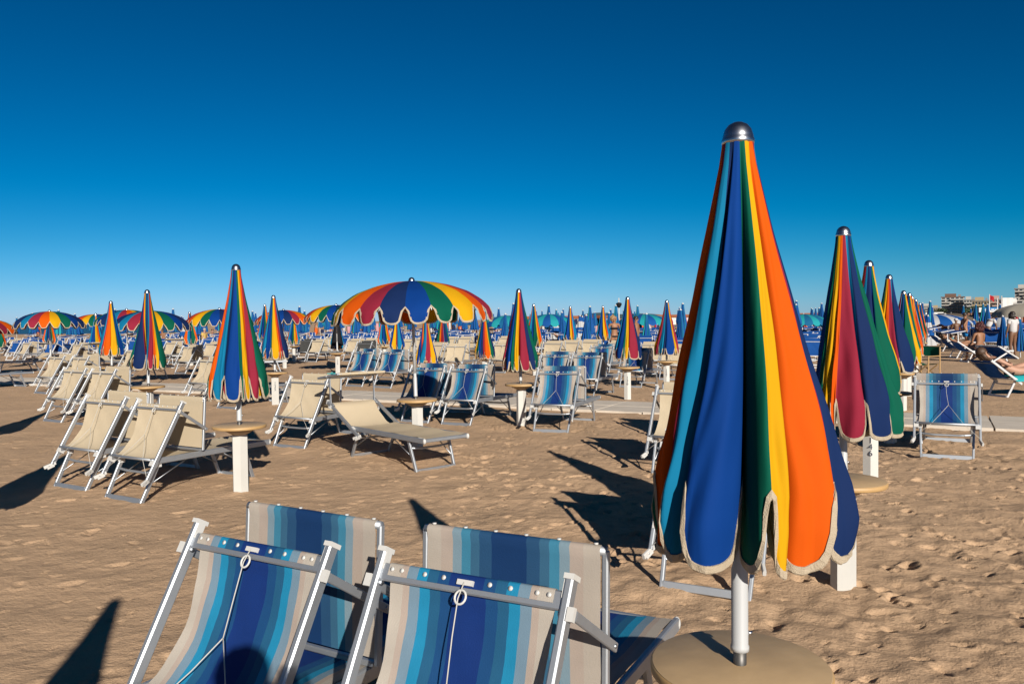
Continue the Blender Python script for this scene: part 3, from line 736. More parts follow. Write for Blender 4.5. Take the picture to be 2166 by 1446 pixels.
    wrap = [up_c - nr * 0.0125 - dr * 0.010, up_c - nr * 0.0125 + dr * 0.008, up_c - nr * 0.0120 + dr * 0.024, up_c - nr * 0.006 + dr * 0.031, up_c + nr * 0.006 + dr * 0.031, up_c + nr * 0.0125 + dr * 0.022, up_c + nr * 0.0130 - dr * 0.022]
    line = wrap + tail
    bw_ = HW - 0.040
    for i, p in enumerate(line):
        q = i / (len(line) - 1); row = []
        for j in range(11):
            u = -1 + 2 * j / 10; pinch = 1 - 0.05 * math.sin(PI * max(0, (i - 6) / (len(line) - 7))) if i > 6 else 1
            pp = p + Y * (u * bw_ * pinch) + nr * (0.012 * (1 - u * u) * (1 if i > 6 else 0) + (0.004 * math.sin(u * 7 + i) if i > 8 else 0))
            row.append(tuple(pp))
        P.append(row)
    cl = MB(); cl.grid(P, fab)
    if detail > 1 and fold:
        for u in (-0.95, -0.82, -0.52, -0.28, 0.28, 0.52, 0.82, 0.95):
            c0 = up_c - nr * 0.0125 + dr * 0.010 + Y * (u * bw_); cl.tube([c0, c0 - nr * 0.004], 0.0075, m_white, 10)
    cloth = cl.build('backrest_cloth', root)
    lb = MB(); lb.tube([lo_c - Y * (HW - 0.01), lo_c + Y * (HW - 0.01)], 0.014, metal, 8); lb.build('lower_bar', root)
    if detail > 1 and fold:
        # cord with ring: from the middle of the bar, forking to the two clips
        hk = up_c - nr * 0.018 + dr * 0.004; c = MB(); c.box(hk, (0.016, 0.055, 0.012), m_white, Matrix((Vector(dr), Y, -nr)).transposed()); hkk = c.build('cord_toggle', cloth)
        fork = Pv + dr * 0.24 - nr * 0.018 + Y * -0.02; c = MB()
        c.tube([hk - nr * 0.008, hk - dr * 0.05 - nr * 0.012 + Y * 0.006, Pv + dr * 0.38 - nr * 0.02, fork], 0.0022, m_cord, 5)
        for s in (1, -1):
            e = Pv - dr * 0.17 + Y * (s * HW) - nr * 0.02; m_ = (fork + e) / 2 + Vector((-0.03, 0, -0.03)); c.tube([fork, fork + (m_ - fork) * 0.5 + nr * 0.008, m_, e], 0.0022, m_cord, 5)
        cd = c.build('cord', root)
        c = MB(); cc = hk - dr * 0.045 - nr * 0.010
        c.tube([cc + dr * (0.021 * math.cos(a)) + Y * (0.019 * math.sin(a)) for a in np.linspace(0, 2 * PI, 17)], 0.0038, m_white, 6, cap=False); c.build('ring', cd)
    # sunshade on two swinging arms
    if fold: A0 = Vector((0.515, 0, 0.405)); A1 = Vector((0.545, 0, 0.905)); arm_e = A0.lerp(A1, 0.42)
    else:
        t_ = Pv + dr * 0.56; A0 = t_ + Vector((-0.26, 0, 0.30)); A1 = t_ + Vector((0.22, 0, 0.375))
        if shade: A0, A1 = t_ + Vector((shade[0], 0, shade[1])), t_ + Vector((shade[2], 0, shade[3]))
        arm_e = A0.lerp(A1, 0.5)
    d2 = (A1 - A0).normalized(); n2 = Y.cross(d2)
    s_ = MB()
    for s in (1, -1): s_.bar(A0 + Y * (s * 0.342), A1 + Y * (s * 0.342), 0.022, 0.026, metal, up=tuple(n2))
    s_.bar(A0 - Y * 0.33, A0 + Y * 0.33, 0.022, 0.026, metal, up=tuple(n2)); s_.tube([A1 - Y * 0.345, A1 + Y * 0.345], 0.016, metal, 10); sf = s_.build('sunshade_frame', root)
    P = []
    ring = [A1 + n2 * (0.0185 * math.cos(a)) + d2 * (0.0185 * math.sin(a)) for a in (R(-70), R(-30), R(10), R(50), R(90), R(130), R(170))]
    line = ring + [A1.lerp(A0, 0.06 + 0.90 * k / 7) - n2 * (0.012 * (1 - k / 7.0) + 0.006 * math.sin(PI * k / 7)) for k in range(8)]
    for p in line: P.append([tuple(p + Y * (-0.329 + 0.658 * j / 8)) for j in range(9)])
    sc_ = MB(); sc_.grid(P, fab2 or fab)
    if detail > 1:
        for u in (-0.95, -0.55, -0.18, 0.18, 0.55, 0.95):
            c0 = A1 + d2 * 0.0185 + Y * (u * 0.325); sc_.tube([c0, c0 + d2 * 0.005], 0.0075, m_white, 8)
    sh = sc_.build('sunshade_cloth', root)
    for s in (1, -1):
        a0 = Pv + dr * 0.50 + Y * (s * (HW + 0.030)) if fold else Pv + dr * 0.56 + Y * (s * (HW - 0.02)); a1 = arm_e + Y * (s * (HW + 0.034 if fold else 0.32)); a1 = a1 + (a1 - a0) * 0.06
        a = MB(); a.bar(a0, a1, 0.012, 0.030, metal, up=(0.3, 0, 1)); ao = a.build('sunshade_arm', root)
        if detail > 1:
            c = MB(); c.tube([arm_e + Y * (s * 0.33), arm_e + Y * (s * (HW + 0.044))], 0.007, m_alud, 8); c.build('pivot_bolt', ao)
    if logo:
        rl = random.Random(5); lg = MB(); n3 = -n2 if fold else n2
        for k in range(13):
            for row in range(2):
                u = -0.13 + 0.021 * k + (0.02 if row else 0); w = 0.56 + 0.05 * math.sin(k * 0.28) - 0.13 * row - 0.002 * k
                c0 = A0.lerp(A1, w) + Y * (-u) - n2 * 0.022; hh = rl.uniform(0.022, 0.045)
                lg.bar(c0 - d2 * hh, c0 + d2 * hh + Y * rl.uniform(-.012, .012), 0.010, 0.002, m_inkblue, up=tuple(n2))
        lg.build('printed_logo', sh)
    return root

LM = {'cream': lounger(m_cream), 'stripe': lounger(m_stripe, fab2=m_stripe2), 'royal_low': lounger(m_blue, m_whitemetal, beta=143, fold=False, detail=1, shade=(0.12, 0.30, 0.52, 0.06)), 'cream_open': lounger(m_cream, beta=153, fold=False), 'cream_logo': lounger(m_cream, logo=True),
      'royal': lounger(m_blue, m_whitemetal, detail=1), 'royal_open': lounger(m_blue, m_whitemetal, beta=145, fold=False, detail=1), 'cream_far': lounger(m_cream, detail=1), 'grey': lounger(mat('dark_grey_mesh', (0.045, 0.045, 0.045), 0.9, var=0.3, vscale=12), detail=1)}
for k in list(LM): LM[k] = [LM[k], False]
UDIR = math.degrees(math.atan2(0.47, 0.883))          # row heading, degrees right of straight ahead
CATG = {'grey': 'cream sun loungers folded beside the umbrellas', 'cream': 'cream sun loungers folded beside the umbrellas', 'stripe': 'blue striped sun loungers folded beside the umbrellas', 'royal': 'royal blue sun loungers of the neighbouring beach club'}
def put_lounger(kind, x, y, head, label, sc=1.0):
    s = LM[kind]; o = s[0] if not s[1] else copy_tree(s[0]); s[1] = True
    o.location = (x, y, 0.004); o.rotation_euler = (random.uniform(-.012, .012), random.uniform(-.012, .012), R(90 - head)); o.scale = (sc, sc, sc)
    tag(o, label, 'sun lounger', CATG[kind.split('_')[0]]); return o
def by_leg(kind, px, py, head, label):
    "px, py: photo pixel of the middle of the head-end ground bar"
    p = gp(px, py); h = R(head); return put_lounger(kind, p.x + 0.12 * math.sin(h), p.y + 0.12 * math.cos(h), head, label)
def by_cap(kind, px, py, head, label):
    p = gp(px, py, 0.89); h = R(head); return put_lounger(kind, p.x - 0.30 * math.sin(h), p.y - 0.30 * math.cos(h), head, label)
# foreground pair
by_cap('stripe', 555, 1131, 30.5, 'left one of the two large blue striped loungers in front')
by_cap('stripe', 1007, 1196, 28.6, 'largest blue striped lounger at the bottom centre, a white ring on its cord')
by_leg('cream', 147, 1033, 30, 'cream lounger behind and left of the closest cream one')
by_leg('cream', 259, 1058, 30, 'closest cream lounger left of the white post under the tall umbrella')
by_leg('cream', 110, 892, 31, 'cream lounger in the second row at the far left, outer one of its pair')
by_leg('cream', 172, 899, 31, 'cream lounger in the second row at the far left, inner one of its pair')
by_leg('cream', 85, 832, 32, 'cream lounger in the third row at the far left')
by_leg('cream', 137, 836, 32, 'cream lounger in the third row beside the wooden table')
by_leg('cream', 610, 947, 28, 'cream lounger behind the open flat cream one')
by_leg('cream', 410, 850, 31, 'cream lounger just left of the tall left umbrella, half hidden by it')
by_leg('cream', 478, 864, 31, 'cream lounger hidden behind the tall left umbrella')
by_leg('cream', 1489, 1254, 27, 'cream lounger mostly hidden behind the closest folded umbrella')
by_leg('stripe', 963, 899, 29, 'blue striped lounger right of the pole of the open umbrella')
by_leg('stripe', 876, 893, 29, 'blue striped lounger in the shade under the open umbrella')
by_leg('stripe', 1164, 913.5, 23, 'blue striped lounger beside the post of the pink and green umbrella')
by_leg('stripe', 1160, 838, 27, 'blue striped lounger behind the one beside the pink and green umbrella')
by_leg('stripe', 1229, 841, 26, 'blue striped lounger between two others left of the post numbered 136')
by_leg('stripe', 1333, 819, 27, 'blue striped lounger behind the post numbered 136')
by_leg('stripe', 1264, 800, 27, 'blue striped lounger furthest back left of the wide crimson fold')
by_leg('stripe', 808, 820, 29, 'blue striped lounger behind the open flat lounger, right one of two')
by_leg('stripe', 748, 817, 30, 'blue striped lounger behind the open flat lounger, left one of two')
by_leg('stripe', 2003, 969, 29, 'blue striped lounger standing alone on the right by the path')
p = gp(57, 817); h = R(31); put_lounger('stripe', p.x - 1.25 * math.sin(h) - 0.26 * math.cos(h), p.y - 1.25 * math.cos(h) + 0.26 * math.sin(h), 31, 'blue striped lounger cut off by the left photo edge')
put_lounger('cream', 1.75, 8.35, 28, 'cream lounger hidden behind the closest folded umbrella, only its shadow showing')
put_lounger('cream', 2.45, 10.25, 28, 'second cream lounger hidden behind the closest folded umbrella, further back')
# the open flat one
a = gp(782, 962); b = gp(929, 993); hd = math.degrees(math.atan2(b.x - a.x, b.y - a.y)); h = R(hd)
put_lounger('cream_open', a.x + 0.12 * math.sin(h), a.y + 0.12 * math.cos(h), hd, 'open cream lounger with its sunshade raised flat between cream and blue ones')
# rows further back
for i, (k, px, py, hd, lab) in enumerate((
  ('cream', 905, 786, 28, 'cream lounger right behind the pole of the open umbrella'),
  ('cream', 954, 792, 20, 'cream lounger facing the camera squarely, right of the open umbrella pole'),
  ('cream', 1018, 783, 27, 'cream lounger beside the orange folded umbrella under the right rim of the open one'),
  ('cream', 1052, 788, 28, 'cream lounger just left of the pink and green folded umbrella'),
  ('cream', 845, 768, 28, 'cream lounger behind the two blue striped ones left of the pole'),
  ('cream_far', 940, 757, 28, 'cream lounger in the back row behind the pole, left one of a pair'),
  ('cream_far', 973, 757, 28, 'cream lounger in the back row behind the pole, right one of a pair'),
  ('cream_far', 810, 757, 28, 'cream lounger in the back row left of the crimson and orange umbrella'),
  ('cream_far', 735, 764, 28, 'cream lounger in the back row beside the far white table post'),
  ('cream_far', 768, 762, 28, 'cream lounger in the back row behind the blue striped pair'),
  ('cream_far', 658, 765, 29, 'cream lounger in the back row right of the folded yellow umbrella'),
  ('cream_far', 690, 752, 29, 'cream lounger in the back row beneath the second open umbrella'),
  ('cream_far', 1158, 782, 27, 'cream lounger behind the blue striped ones, left of the towel draped one'),
  ('cream_far', 1195, 778, 27, 'cream lounger in front of the crimson and orange umbrella among teal ones'),
  ('cream_far', 1238, 776, 27, 'cream lounger in front of the yellow and green folded umbrella'),
  ('cream_far', 1300, 782, 27, 'cream lounger in front of the woman in a black bikini'),
  ('cream', 1372, 790, 26, 'cream lounger right of the wide crimson folded umbrella'),
  ('cream', 1415, 803, 26, 'cream lounger under the folded blue umbrella beside the nearest umbrella'),
  ('cream_far', 38, 768, 31, 'cream lounger near the left edge behind the blue striped one'),
  ('cream', 380, 790, 30, 'cream lounger behind the navy and green folded umbrella, right side'),
  ('cream_far', 345, 770, 30, 'cream lounger behind the navy and green folded umbrella, left side'),
  ('cream', 255, 806, 31, 'cream lounger under the orange and yellow folded umbrella'),
  ('cream_far', 430, 775, 30, 'cream lounger behind the tall left umbrella near the man in yellow'),
  ('cream_far', 300, 762, 30, 'cream lounger in the back row left of the navy and green umbrella'),
  ('cream_far', 12, 752, 31, 'cream lounger in the back row at the left photo edge'),
  ('cream_far', 1060, 757, 28, 'cream lounger in the back row right of the orange folded umbrella'),
  ('cream_far', 880, 760, 28, 'cream lounger in the back row under the middle of the open umbrella'),
  ('cream_far', 560, 768, 30, 'cream lounger in the back row between the folded umbrellas left of centre'))):
    by_leg(k, px, py, hd + random.uniform(-2, 2), lab)
by_leg('grey', 634, 764, 28, 'lounger covered in dark grey cloth right of the folded yellow umbrella')
by_leg('grey', 757, 777, 28, 'lounger covered in dark grey cloth behind the left blue striped one')
LM['cream_facing'] = LM['cream_open']
def leg_any(kind, px, py, hd, lab):
    p = gp(px, py); return put_lounger(kind, p.x, p.y, hd, lab)
leg_any('cream_logo', 150, 775, 33, 'cream lounger with a dark blue printed logo on its sunshade, near the far left table')
leg_any('cream_logo', 58, 742, 33, 'cream lounger with a printed logo far back on the left')
leg_any('cream_open', 70, 785, 215, 'open cream lounger turned towards the camera at the far left')
leg_any('cream_open', 372, 768, 150, 'open cream lounger with its dark underside to the camera beside the navy and green umbrella')
leg_any('cream_open', 225, 785, 120, 'open cream lounger under the orange folded umbrella')
leg_any('cream_open', 110, 755, 100, 'open cream lounger with raised shade far back on the left')
leg_any('cream_open', 510, 790, 60, 'open cream lounger behind the tall left umbrella')
# ------------------------------------------------------------------ people: one skinned surface each
def skin_mat(name, c): return mat(name, c, 0.55, var=0.12, vscale=9, bump=0.04, bscale=60, spec=0.35)
SK = {'tan': skin_mat('tanned_skin', (0.288, 0.137, 0.072)), 'fair': skin_mat('fair_skin', (0.446, 0.245, 0.166)), 'brown': skin_mat('brown_skin', (0.166, 0.0792, 0.0432))}
def cloth(name, c, v=0.1): return mat('cloth_' + name, c, 0.85, var=v, vscale=12, bump=0.1, bscale=50, spec=0.15)
CLO = {'turq': cloth('turquoise', (0.021, 0.35, 0.385)), 'white': cloth('white', (0.532, 0.518, 0.518)), 'black': cloth('black', (0.0105, 0.0105, 0.014)), 'blue': cloth('blue', (0.014, 0.168, 0.434)),
       'yellow': cloth('yellow', (0.56, 0.385, 0.119)), 'navy': cloth('navy', (0.014, 0.021, 0.063)), 'pink': cloth('pink', (0.504, 0.266, 0.294)), 'orange': cloth('orange', (0.595, 0.105, 0.014)),
       'grey': cloth('grey', (0.112, 0.112, 0.126)), 'red': cloth('red', (0.35, 0.014, 0.021)), 'jean': cloth('denim', (0.042, 0.07, 0.14))}
HR = {'red': mat('red_hair', (0.06, 0.010, 0.009), 0.6, var=0.4, vscale=40, bump=0.6, bscale=60), 'dark': mat('dark_hair', (0.022, 0.014, 0.010), 0.5, var=0.4, vscale=40, bump=0.5, bscale=60),
      'grey': mat('grey_hair', (0.34, 0.31, 0.28), 0.7, var=0.3, vscale=40, bump=0.5, bscale=60), 'blond': mat('blond_hair', (0.34, 0.20, 0.09), 0.6, var=0.3, vscale=40, bump=0.6, bscale=60),
      'brown': mat('brown_hair', (0.07, 0.035, 0.018), 0.6, var=0.4, vscale=40, bump=0.5, bscale=60)}
def skinned(name, chains, m, parent, sub=1):
    """chains: list of [(point, radius or (rx, ry)), ...]; a chain starts on a point already used (joined by position)"""
    V = []; E = []; Rr = []; idx = {}
    for ch in chains:
        pv = None
        for p, r in ch:
            key = tuple(round(c, 4) for c in p)
            if key not in idx: idx[key] = len(V); V.append(p); Rr.append(r if isinstance(r, tuple) else (r, r))
            i = idx[key]
            if pv is not None and pv != i: E.append((pv, i))
            pv = i
    me = bpy.data.meshes.new(name); me.from_pydata(V, E, []); me.materials.append(m)
    o = bpy.data.objects.new(name, me); COL.objects.link(o); o.parent = parent
    md = o.modifiers.new('skin', 'SKIN'); md.use_smooth_shade = True
    sv = me.skin_vertices[0].data
    for i, r in enumerate(Rr): sv[i].radius = r
    sv[0].use_root = True
    s = o.modifiers.new('sub', 'SUBSURF'); s.levels = sub; s.render_levels = sub
    return o
def lerp(a, b, t): return tuple(a[i] + (b[i] - a[i]) * t for i in range(3))
STAND = dict(pel=(0, 0, 0.93), wai=(0, 0, 1.08), che=(0, 0, 1.28), nec=(0, 0.01, 1.45), hd0=(0, -0.01, 1.53), hd1=(0, -0.012, 1.61), hd2=(0, 0, 1.69),
   shL=(0.18, 0, 1.39), elL=(0.24, 0.03, 1.12), wrL=(0.25, -0.04, 0.88), haL=(0.25, -0.06, 0.78), shR=(-0.18, 0, 1.39), elR=(-0.24, 0.03, 1.12), wrR=(-0.25, -0.04, 0.88), haR=(-0.25, -0.06, 0.78),
   hiL=(0.09, 0, 0.88), knL=(0.10, -0.01, 0.49), anL=(0.10, 0.03, 0.08), toL=(0.12, -0.13, 0.03), hiR=(-0.09, 0, 0.88), knR=(-0.10, -0.01, 0.49), anR=(-0.10, 0.03, 0.08), toR=(-0.12, -0.13, 0.03))
def person(label, loc, rz, skin, hair, pose=None, wear=(), build=1.0, hairkind='short', scale=1.0, group=None):
    """faces local -Y. wear: (name, material, kind)"""
    J = dict(STAND); J.update(pose or {}); root = empty('person', loc, rz); root.scale = (scale,) * 3
    tag(root, label, 'person', group); b = build
    ch = [[(J['pel'], (0.135 * b, 0.10 * b)), (J['wai'], (0.115 * b, 0.085 * b)), (J['che'], (0.145 * b, 0.10 * b)), (lerp(J['che'], J['nec'], 0.7), (0.10, 0.07)), (J['nec'], 0.052), (J['hd0'], (0.062, 0.07)), (J['hd1'], (0.073, 0.085)), (J['hd2'], (0.060, 0.07))]]
    for s in 'LR':
        sh, el, wr, ha = J['sh' + s], J['el' + s], J['wr' + s], J['ha' + s]
        ch.append([(lerp(J['che'], J['nec'], 0.7), (0.10, 0.07)), (sh, 0.058 * b), (lerp(sh, el, 0.5), 0.046 * b), (el, 0.037 * b), (lerp(el, wr, 0.4), 0.036 * b), (wr, 0.026), (lerp(wr, ha, 0.6), (0.034, 0.018))])
        d = Vector(ha) - Vector(wr); l = d.length; d.normalize(); sd = d.cross(Vector((0, 1, 0.2))); sd = sd.normalized() if sd.length > 0.1 else Vector((1, 0, 0)); nn = d.cross(sd)
        pal = lerp(wr, ha, 0.6)
        for q, (off, ln) in enumerate(((-0.027, 0.070), (-0.009, 0.082), (0.009, 0.078), (0.027, 0.062))):
            k = Vector(wr) + d * l * 0.95 + sd * off; t1 = k + d * ln * 0.5 + nn * 0.008; t2 = k + d * ln + nn * 0.026
            ch.append([(pal, (0.034, 0.018)), (tuple(k), 0.011), (tuple(t1), 0.009), (tuple(t2), 0.008)])
        k = Vector(wr) + d * l * 0.45 + sd * 0.042; ch.append([(pal, (0.034, 0.018)), (tuple(k), 0.011), (tuple(k + d * 0.045 + sd * 0.016), 0.009)])
        hi, kn, an, to = J['hi' + s], J['kn' + s], J['an' + s], J['to' + s]
        ch.append([(J['pel'], (0.135 * b, 0.10 * b)), (hi, 0.098 * b), (lerp(hi, kn, 0.5), 0.078 * b), (kn, 0.054 * b), (lerp(kn, an, 0.35), 0.055 * b), (an, 0.036), (lerp(an, to, 0.5), (0.042, 0.032)), (to, (0.042, 0.02))])
    body = skinned('body', ch, SK[skin], root, 1)
    # face and hair follow the head axis
    h0, h1, h2 = Vector(J['hd0']), Vector(J['hd1']), Vector(J['hd2']); up = (h2 - h0).normalized(); fw = Vector(J.get('face', (0, -1, 0))); fw = (fw - up * fw.dot(up)).normalized(); sdv = up.cross(fw)
    rot = Matrix((sdv, -fw, up)).transposed()
    fm = MB(); c = h1 - up * 0.01
    def at(x, y, z): return c + sdv * x + fw * y + up * z
    fm.add([at(-0.012, 0.082, -0.03), at(0.012, 0.082, -0.03), at(0, 0.084, 0.012), at(0, 0.108, -0.024)], [(0, 1, 3), (1, 2, 3), (2, 0, 3), (0, 2, 1)], SK[skin], True)
    for s in (-1, 1):
        fm.blob(at(s * 0.078, -0.005, -0.01), (0.012, 0.018, 0.028), SK[skin], 6, 5); fm.blob(at(s * 0.030, 0.079, 0.014), (0.011, 0.009, 0.007), HR['dark'], 6, 4)
    fm.blob(at(0, 0.078, -0.055), (0.022, 0.010, 0.007), CLO['pink'], 6, 4); fm.build('face', body)
    hb = MB(); hc = c + up * 0.035 - fw * 0.018
    if hairkind == 'cap':
        hb.blob(c + up * 0.045, (0.092, 0.10, 0.075), CLO['white'], 14, 8); k = c + fw * 0.12 + up * 0.035
        hb.box(k, (0.13, 0.11, 0.012), CLO['white'], rot @ Matrix.Rotation(0.2, 3, 'X')); hb.build('cap', body)
    else:
        if hairkind in ('curly', 'big'): hc = hc - fw * 0.05
        big = {'short': (0.088, 0.100, 0.088), 'curly': (0.118, 0.118, 0.115), 'big': (0.155, 0.14, 0.16), 'long': (0.098, 0.105, 0.095)}[hairkind]
        hb.blob(hc, big, HR[hair], 16, 11, 0.10 if hairkind in ('curly', 'big') else 0.03, 3)
        if hairkind == 'curly': hc = hc
        if hairkind in ('curly', 'big'):
            rh = random.Random(9)
            for k in range(46):
                v = Vector((rh.gauss(0, 1), rh.gauss(0, 1), rh.gauss(0, 1))).normalized()
                if v.dot(fw) > 0.55 and v.dot(up) < 0.4: continue
                q = hc + Vector((v.x * big[0], v.y * big[1], v.z * big[2])) * rh.uniform(0.85, 1.12); rr = rh.uniform(0.022, 0.042)
                hb.blob(q, (rr, rr, rr * 1.1), HR[hair], 6, 5, 0.15, k)
        if hairkind in ('long', 'big'):
            for k in range(5):
                a = (k - 2) * 0.45; q = hc - fw * 0.075 * math.cos(a) + sdv * 0.09 * math.sin(a)
                hb.tube([q, q - up * 0.10 - fw * 0.015, q - up * (0.22 if hairkind == 'long' else 0.17)], [0.045, 0.045, 0.02], HR[hair], 8)
        hb.build('hair', body)
    for nm, cm, kind in wear:
        e = 0.028
        if kind == 'shorts':
            cc = [[(lerp(J['pel'], J['wai'], 0.45), (0.135 * b + e, 0.10 * b + e)), (J['pel'], (0.14 * b + e, 0.105 * b + e))]]
            for s in 'LR': cc.append([(J['pel'], (0.14 * b + e, 0.105 * b + e)), (J['hi' + s], 0.10 * b + e), (lerp(J['hi' + s], J['kn' + s], 0.62), 0.085 * b + e)])
        elif kind == 'trousers':
            cc = [[(lerp(J['pel'], J['wai'], 0.45), (0.135 * b + e, 0.10 * b + e)), (J['pel'], (0.14 * b + e, 0.105 * b + e))]]
            for s in 'LR': cc.append([(J['pel'], (0.14 * b + e, 0.105 * b + e)), (J['hi' + s], 0.10 * b + e), (J['kn' + s], 0.06 * b + e), (J['an' + s], 0.05 + e)])
        elif kind == 'brief':
            cc = [[(lerp(J['pel'], J['wai'], 0.30), (0.155 * b, 0.125 * b)), (lerp(J['pel'], J['hiL'], 0.0), (0.168 * b, 0.138 * b)), (tuple(Vector(J['pel']) + (Vector(J['pel']) - Vector(J['wai'])).normalized() * 0.07), (0.125 * b, 0.11 * b))]]
        elif kind == 'suit':
            cc = [[(tuple(Vector(J['pel']) + (Vector(J['pel']) - Vector(J['wai'])).normalized() * 0.06), (0.13 * b, 0.12 * b)), (J['pel'], (0.172 * b, 0.142 * b)), (lerp(J['pel'], J['wai'], 0.75), (0.14 * b, 0.11 * b))]]
        elif kind == 'top':
            cc = [[(lerp(J['wai'], J['che'], 0.5), (0.155 * b, 0.12 * b)), (lerp(J['wai'], J['che'], 0.8), (0.178 * b, 0.145 * b)), (lerp(J['wai'], J['che'], 1.08), (0.165 * b, 0.125 * b))]]
        elif kind in ('shirt', 'tunic'):
            low = lerp(J['wai'], J['pel'], 0.75 if kind == 'shirt' else 1.35)
            cc = [[(low, (0.15 * b + e, 0.115 * b + e)), (J['wai'], (0.13 * b + e, 0.10 * b + e)), (J['che'], (0.152 * b + e, 0.108 * b + e)), (lerp(J['che'], J['nec'], 0.72), (0.11 + 0.01, 0.075 + 0.01))]]
            for s in 'LR': cc.append([(lerp(J['che'], J['nec'], 0.72), (0.12, 0.085)), (J['sh' + s], 0.066 * b + 0.008), (lerp(J['sh' + s], J['el' + s], 0.62), 0.060 * b + 0.008)])
        skinned(nm, cc, CLO[cm], root, 1)
    return root

def on_ground(px, py):
    p = gp(px, py); return (p.x, p.y, 0.01)
def off(d, **k): q = dict(d); q.update(k); return q
LYING_Z = 0.43
def lying(up=0.35):
    "on the back along local +Y (feet), torso raised on a backrest towards -Y"
    s, c = math.sin(up), math.cos(up)
    def t(d, x=0, z=0.0): return (x, -d * c, LYING_Z + 0.10 + d * s + z)
    return dict(pel=(0, 0, LYING_Z + 0.09), wai=t(0.17), che=t(0.37), nec=t(0.55), hd0=t(0.62, 0, 0.03), hd1=t(0.69, 0, 0.045), hd2=t(0.76, 0, 0.05), face=(0, 0.3, 1),
      shL=t(0.47, 0.18), elL=t(0.24, 0.27), wrL=t(0.10, 0.15, 0.10), haL=t(0.08, 0.06, 0.115), shR=t(0.47, -0.18), elR=t(0.24, -0.27), wrR=t(0.10, -0.15, 0.10), haR=t(0.05, -0.05, 0.13),
      hiL=(0.09, 0.06, LYING_Z + 0.085), knL=(0.11, 0.44, LYING_Z + 0.13), anL=(0.10, 0.84, LYING_Z + 0.05), toL=(0.12, 0.90, LYING_Z + 0.17), hiR=(-0.09, 0.06, LYING_Z + 0.085), knR=(-0.11, 0.42, LYING_Z + 0.22), anR=(-0.10, 0.78, LYING_Z + 0.05), toR=(-0.11, 0.86, LYING_Z + 0.16))
def sitting(seat=0.42):
    z = seat + 0.09
    return dict(pel=(0, 0, z), wai=(0, 0.02, z + 0.16), che=(0, 0.0, z + 0.36), nec=(0, -0.03, z + 0.53), hd0=(0, -0.05, z + 0.61), hd1=(0, -0.06, z + 0.69), hd2=(0, -0.055, z + 0.77),
      shL=(0.18, -0.01, z + 0.46), elL=(0.22, -0.08, z + 0.20), wrL=(0.15, -0.26, z + 0.10), haL=(0.11, -0.34, z + 0.09), shR=(-0.18, -0.01, z + 0.46), elR=(-0.22, -0.08, z + 0.20), wrR=(-0.15, -0.26, z + 0.10), haR=(-0.11, -0.34, z + 0.09),
      hiL=(0.09, -0.04, z - 0.01), knL=(0.12, -0.42, z + 0.01), anL=(0.12, -0.44, 0.09), toL=(0.13, -0.58, 0.04), hiR=(-0.09, -0.04, z - 0.01), knR=(-0.12, -0.42, z + 0.01), anR=(-0.12, -0.40, 0.09), toR=(-0.13, -0.54, 0.04))
# --- right hand side of the beach
RH = 96                                              # loungers here point to the right
def rl(kind, px, py, hd, lab):
    p = gp(px, py); return put_lounger(kind, p.x, p.y, hd, lab)
lr = rl('royal_open', 2046, 765, 92, 'white framed blue lounger on which the red haired woman sits')
p = Vector(lr.location); h = R(92); d = Vector((math.sin(h), math.cos(h), 0))
q = p + d * 0.38
person('red haired woman in a turquoise swimsuit sitting with her back to the camera', (q.x, q.y - 0.05, 0), R(180 + 10), 'tan', 'red', sitting(0.40), (('swimsuit', 'turq', 'suit'),), hairkind='big')
l2 = rl('royal_open', 2022, 757, 92, 'blue lounger with the woman in a turquoise bikini lying on it')
p = Vector(l2.location)
person('woman in a turquoise bikini lying on a lounger behind the red haired woman', (p.x + 0.10, p.y, -0.03), R(-92), 'tan', 'brown', lying(0.5), (('bikini_top', 'turq', 'top'), ('bikini_brief', 'turq', 'brief')), hairkind='long')
rl('royal_open', 1994, 742, 94, 'empty blue lounger left of the woman in a turquoise bikini')
l3 = rl('royal_low', 2121, 838, 84, 'white framed lounger with a turquoise towel at the right photo edge')
p = Vector(l3.location)
person('woman sunbathing on a turquoise towel at the right photo edge', (p.x + 0.16, p.y + 0.02, -0.02), R(-84), 'fair', 'brown', lying(0.52), (('bikini_brief', 'black', 'brief'),), hairkind='long')
tw = MB(); P = []
for i in range(16):
    x = 0.01 + 1.34 * i / 15
    P.append([(x, -0.37 + 0.74 * j / 10, 0.412 - (0.09 if j in (0, 10) else 0.0) - (0.012 * math.sin(i * 1.3 + j)) * (1 if j in (0, 10) else 0.2)) for j in range(11)])
tw.grid(P, CLO['turq']); two = tw.build('beach_towel'); two.location = l3.location; two.rotation_euler = l3.rotation_euler; tag(two, 'turquoise towel spread on the lounger at the right photo edge', 'towel')
x, y, z = on_ground(2142, 756)
person('woman in a white top standing at the right with dark ponytail', (x, y, z), R(200), 'brown', 'dark', dict(face=(-0.9, -0.3, 0), elL=(0.27, 0.02, 1.13), wrL=(0.30, -0.02, 0.90)), (('tunic', 'white', 'tunic'),), build=1.08, hairkind='long')
x, y, z = on_ground(2041, 744)
person('bare chested young man in bright blue trunks walking on the right', (x, y, z), R(95), 'tan', 'dark', dict(knL=(0.10, -0.16, 0.50), anL=(0.10, -0.10, 0.10), toL=(0.11, -0.26, 0.05), anR=(-0.10, 0.20, 0.12), toR=(-0.11, 0.08, 0.04), elR=(-0.22, 0.20, 1.16), wrR=(-0.20, 0.10, 0.95), haR=(-0.2, 0.06, 0.86)), (('trunks', 'blue', 'shorts'),), build=0.95)
x, y, z = on_ground(2088, 735)
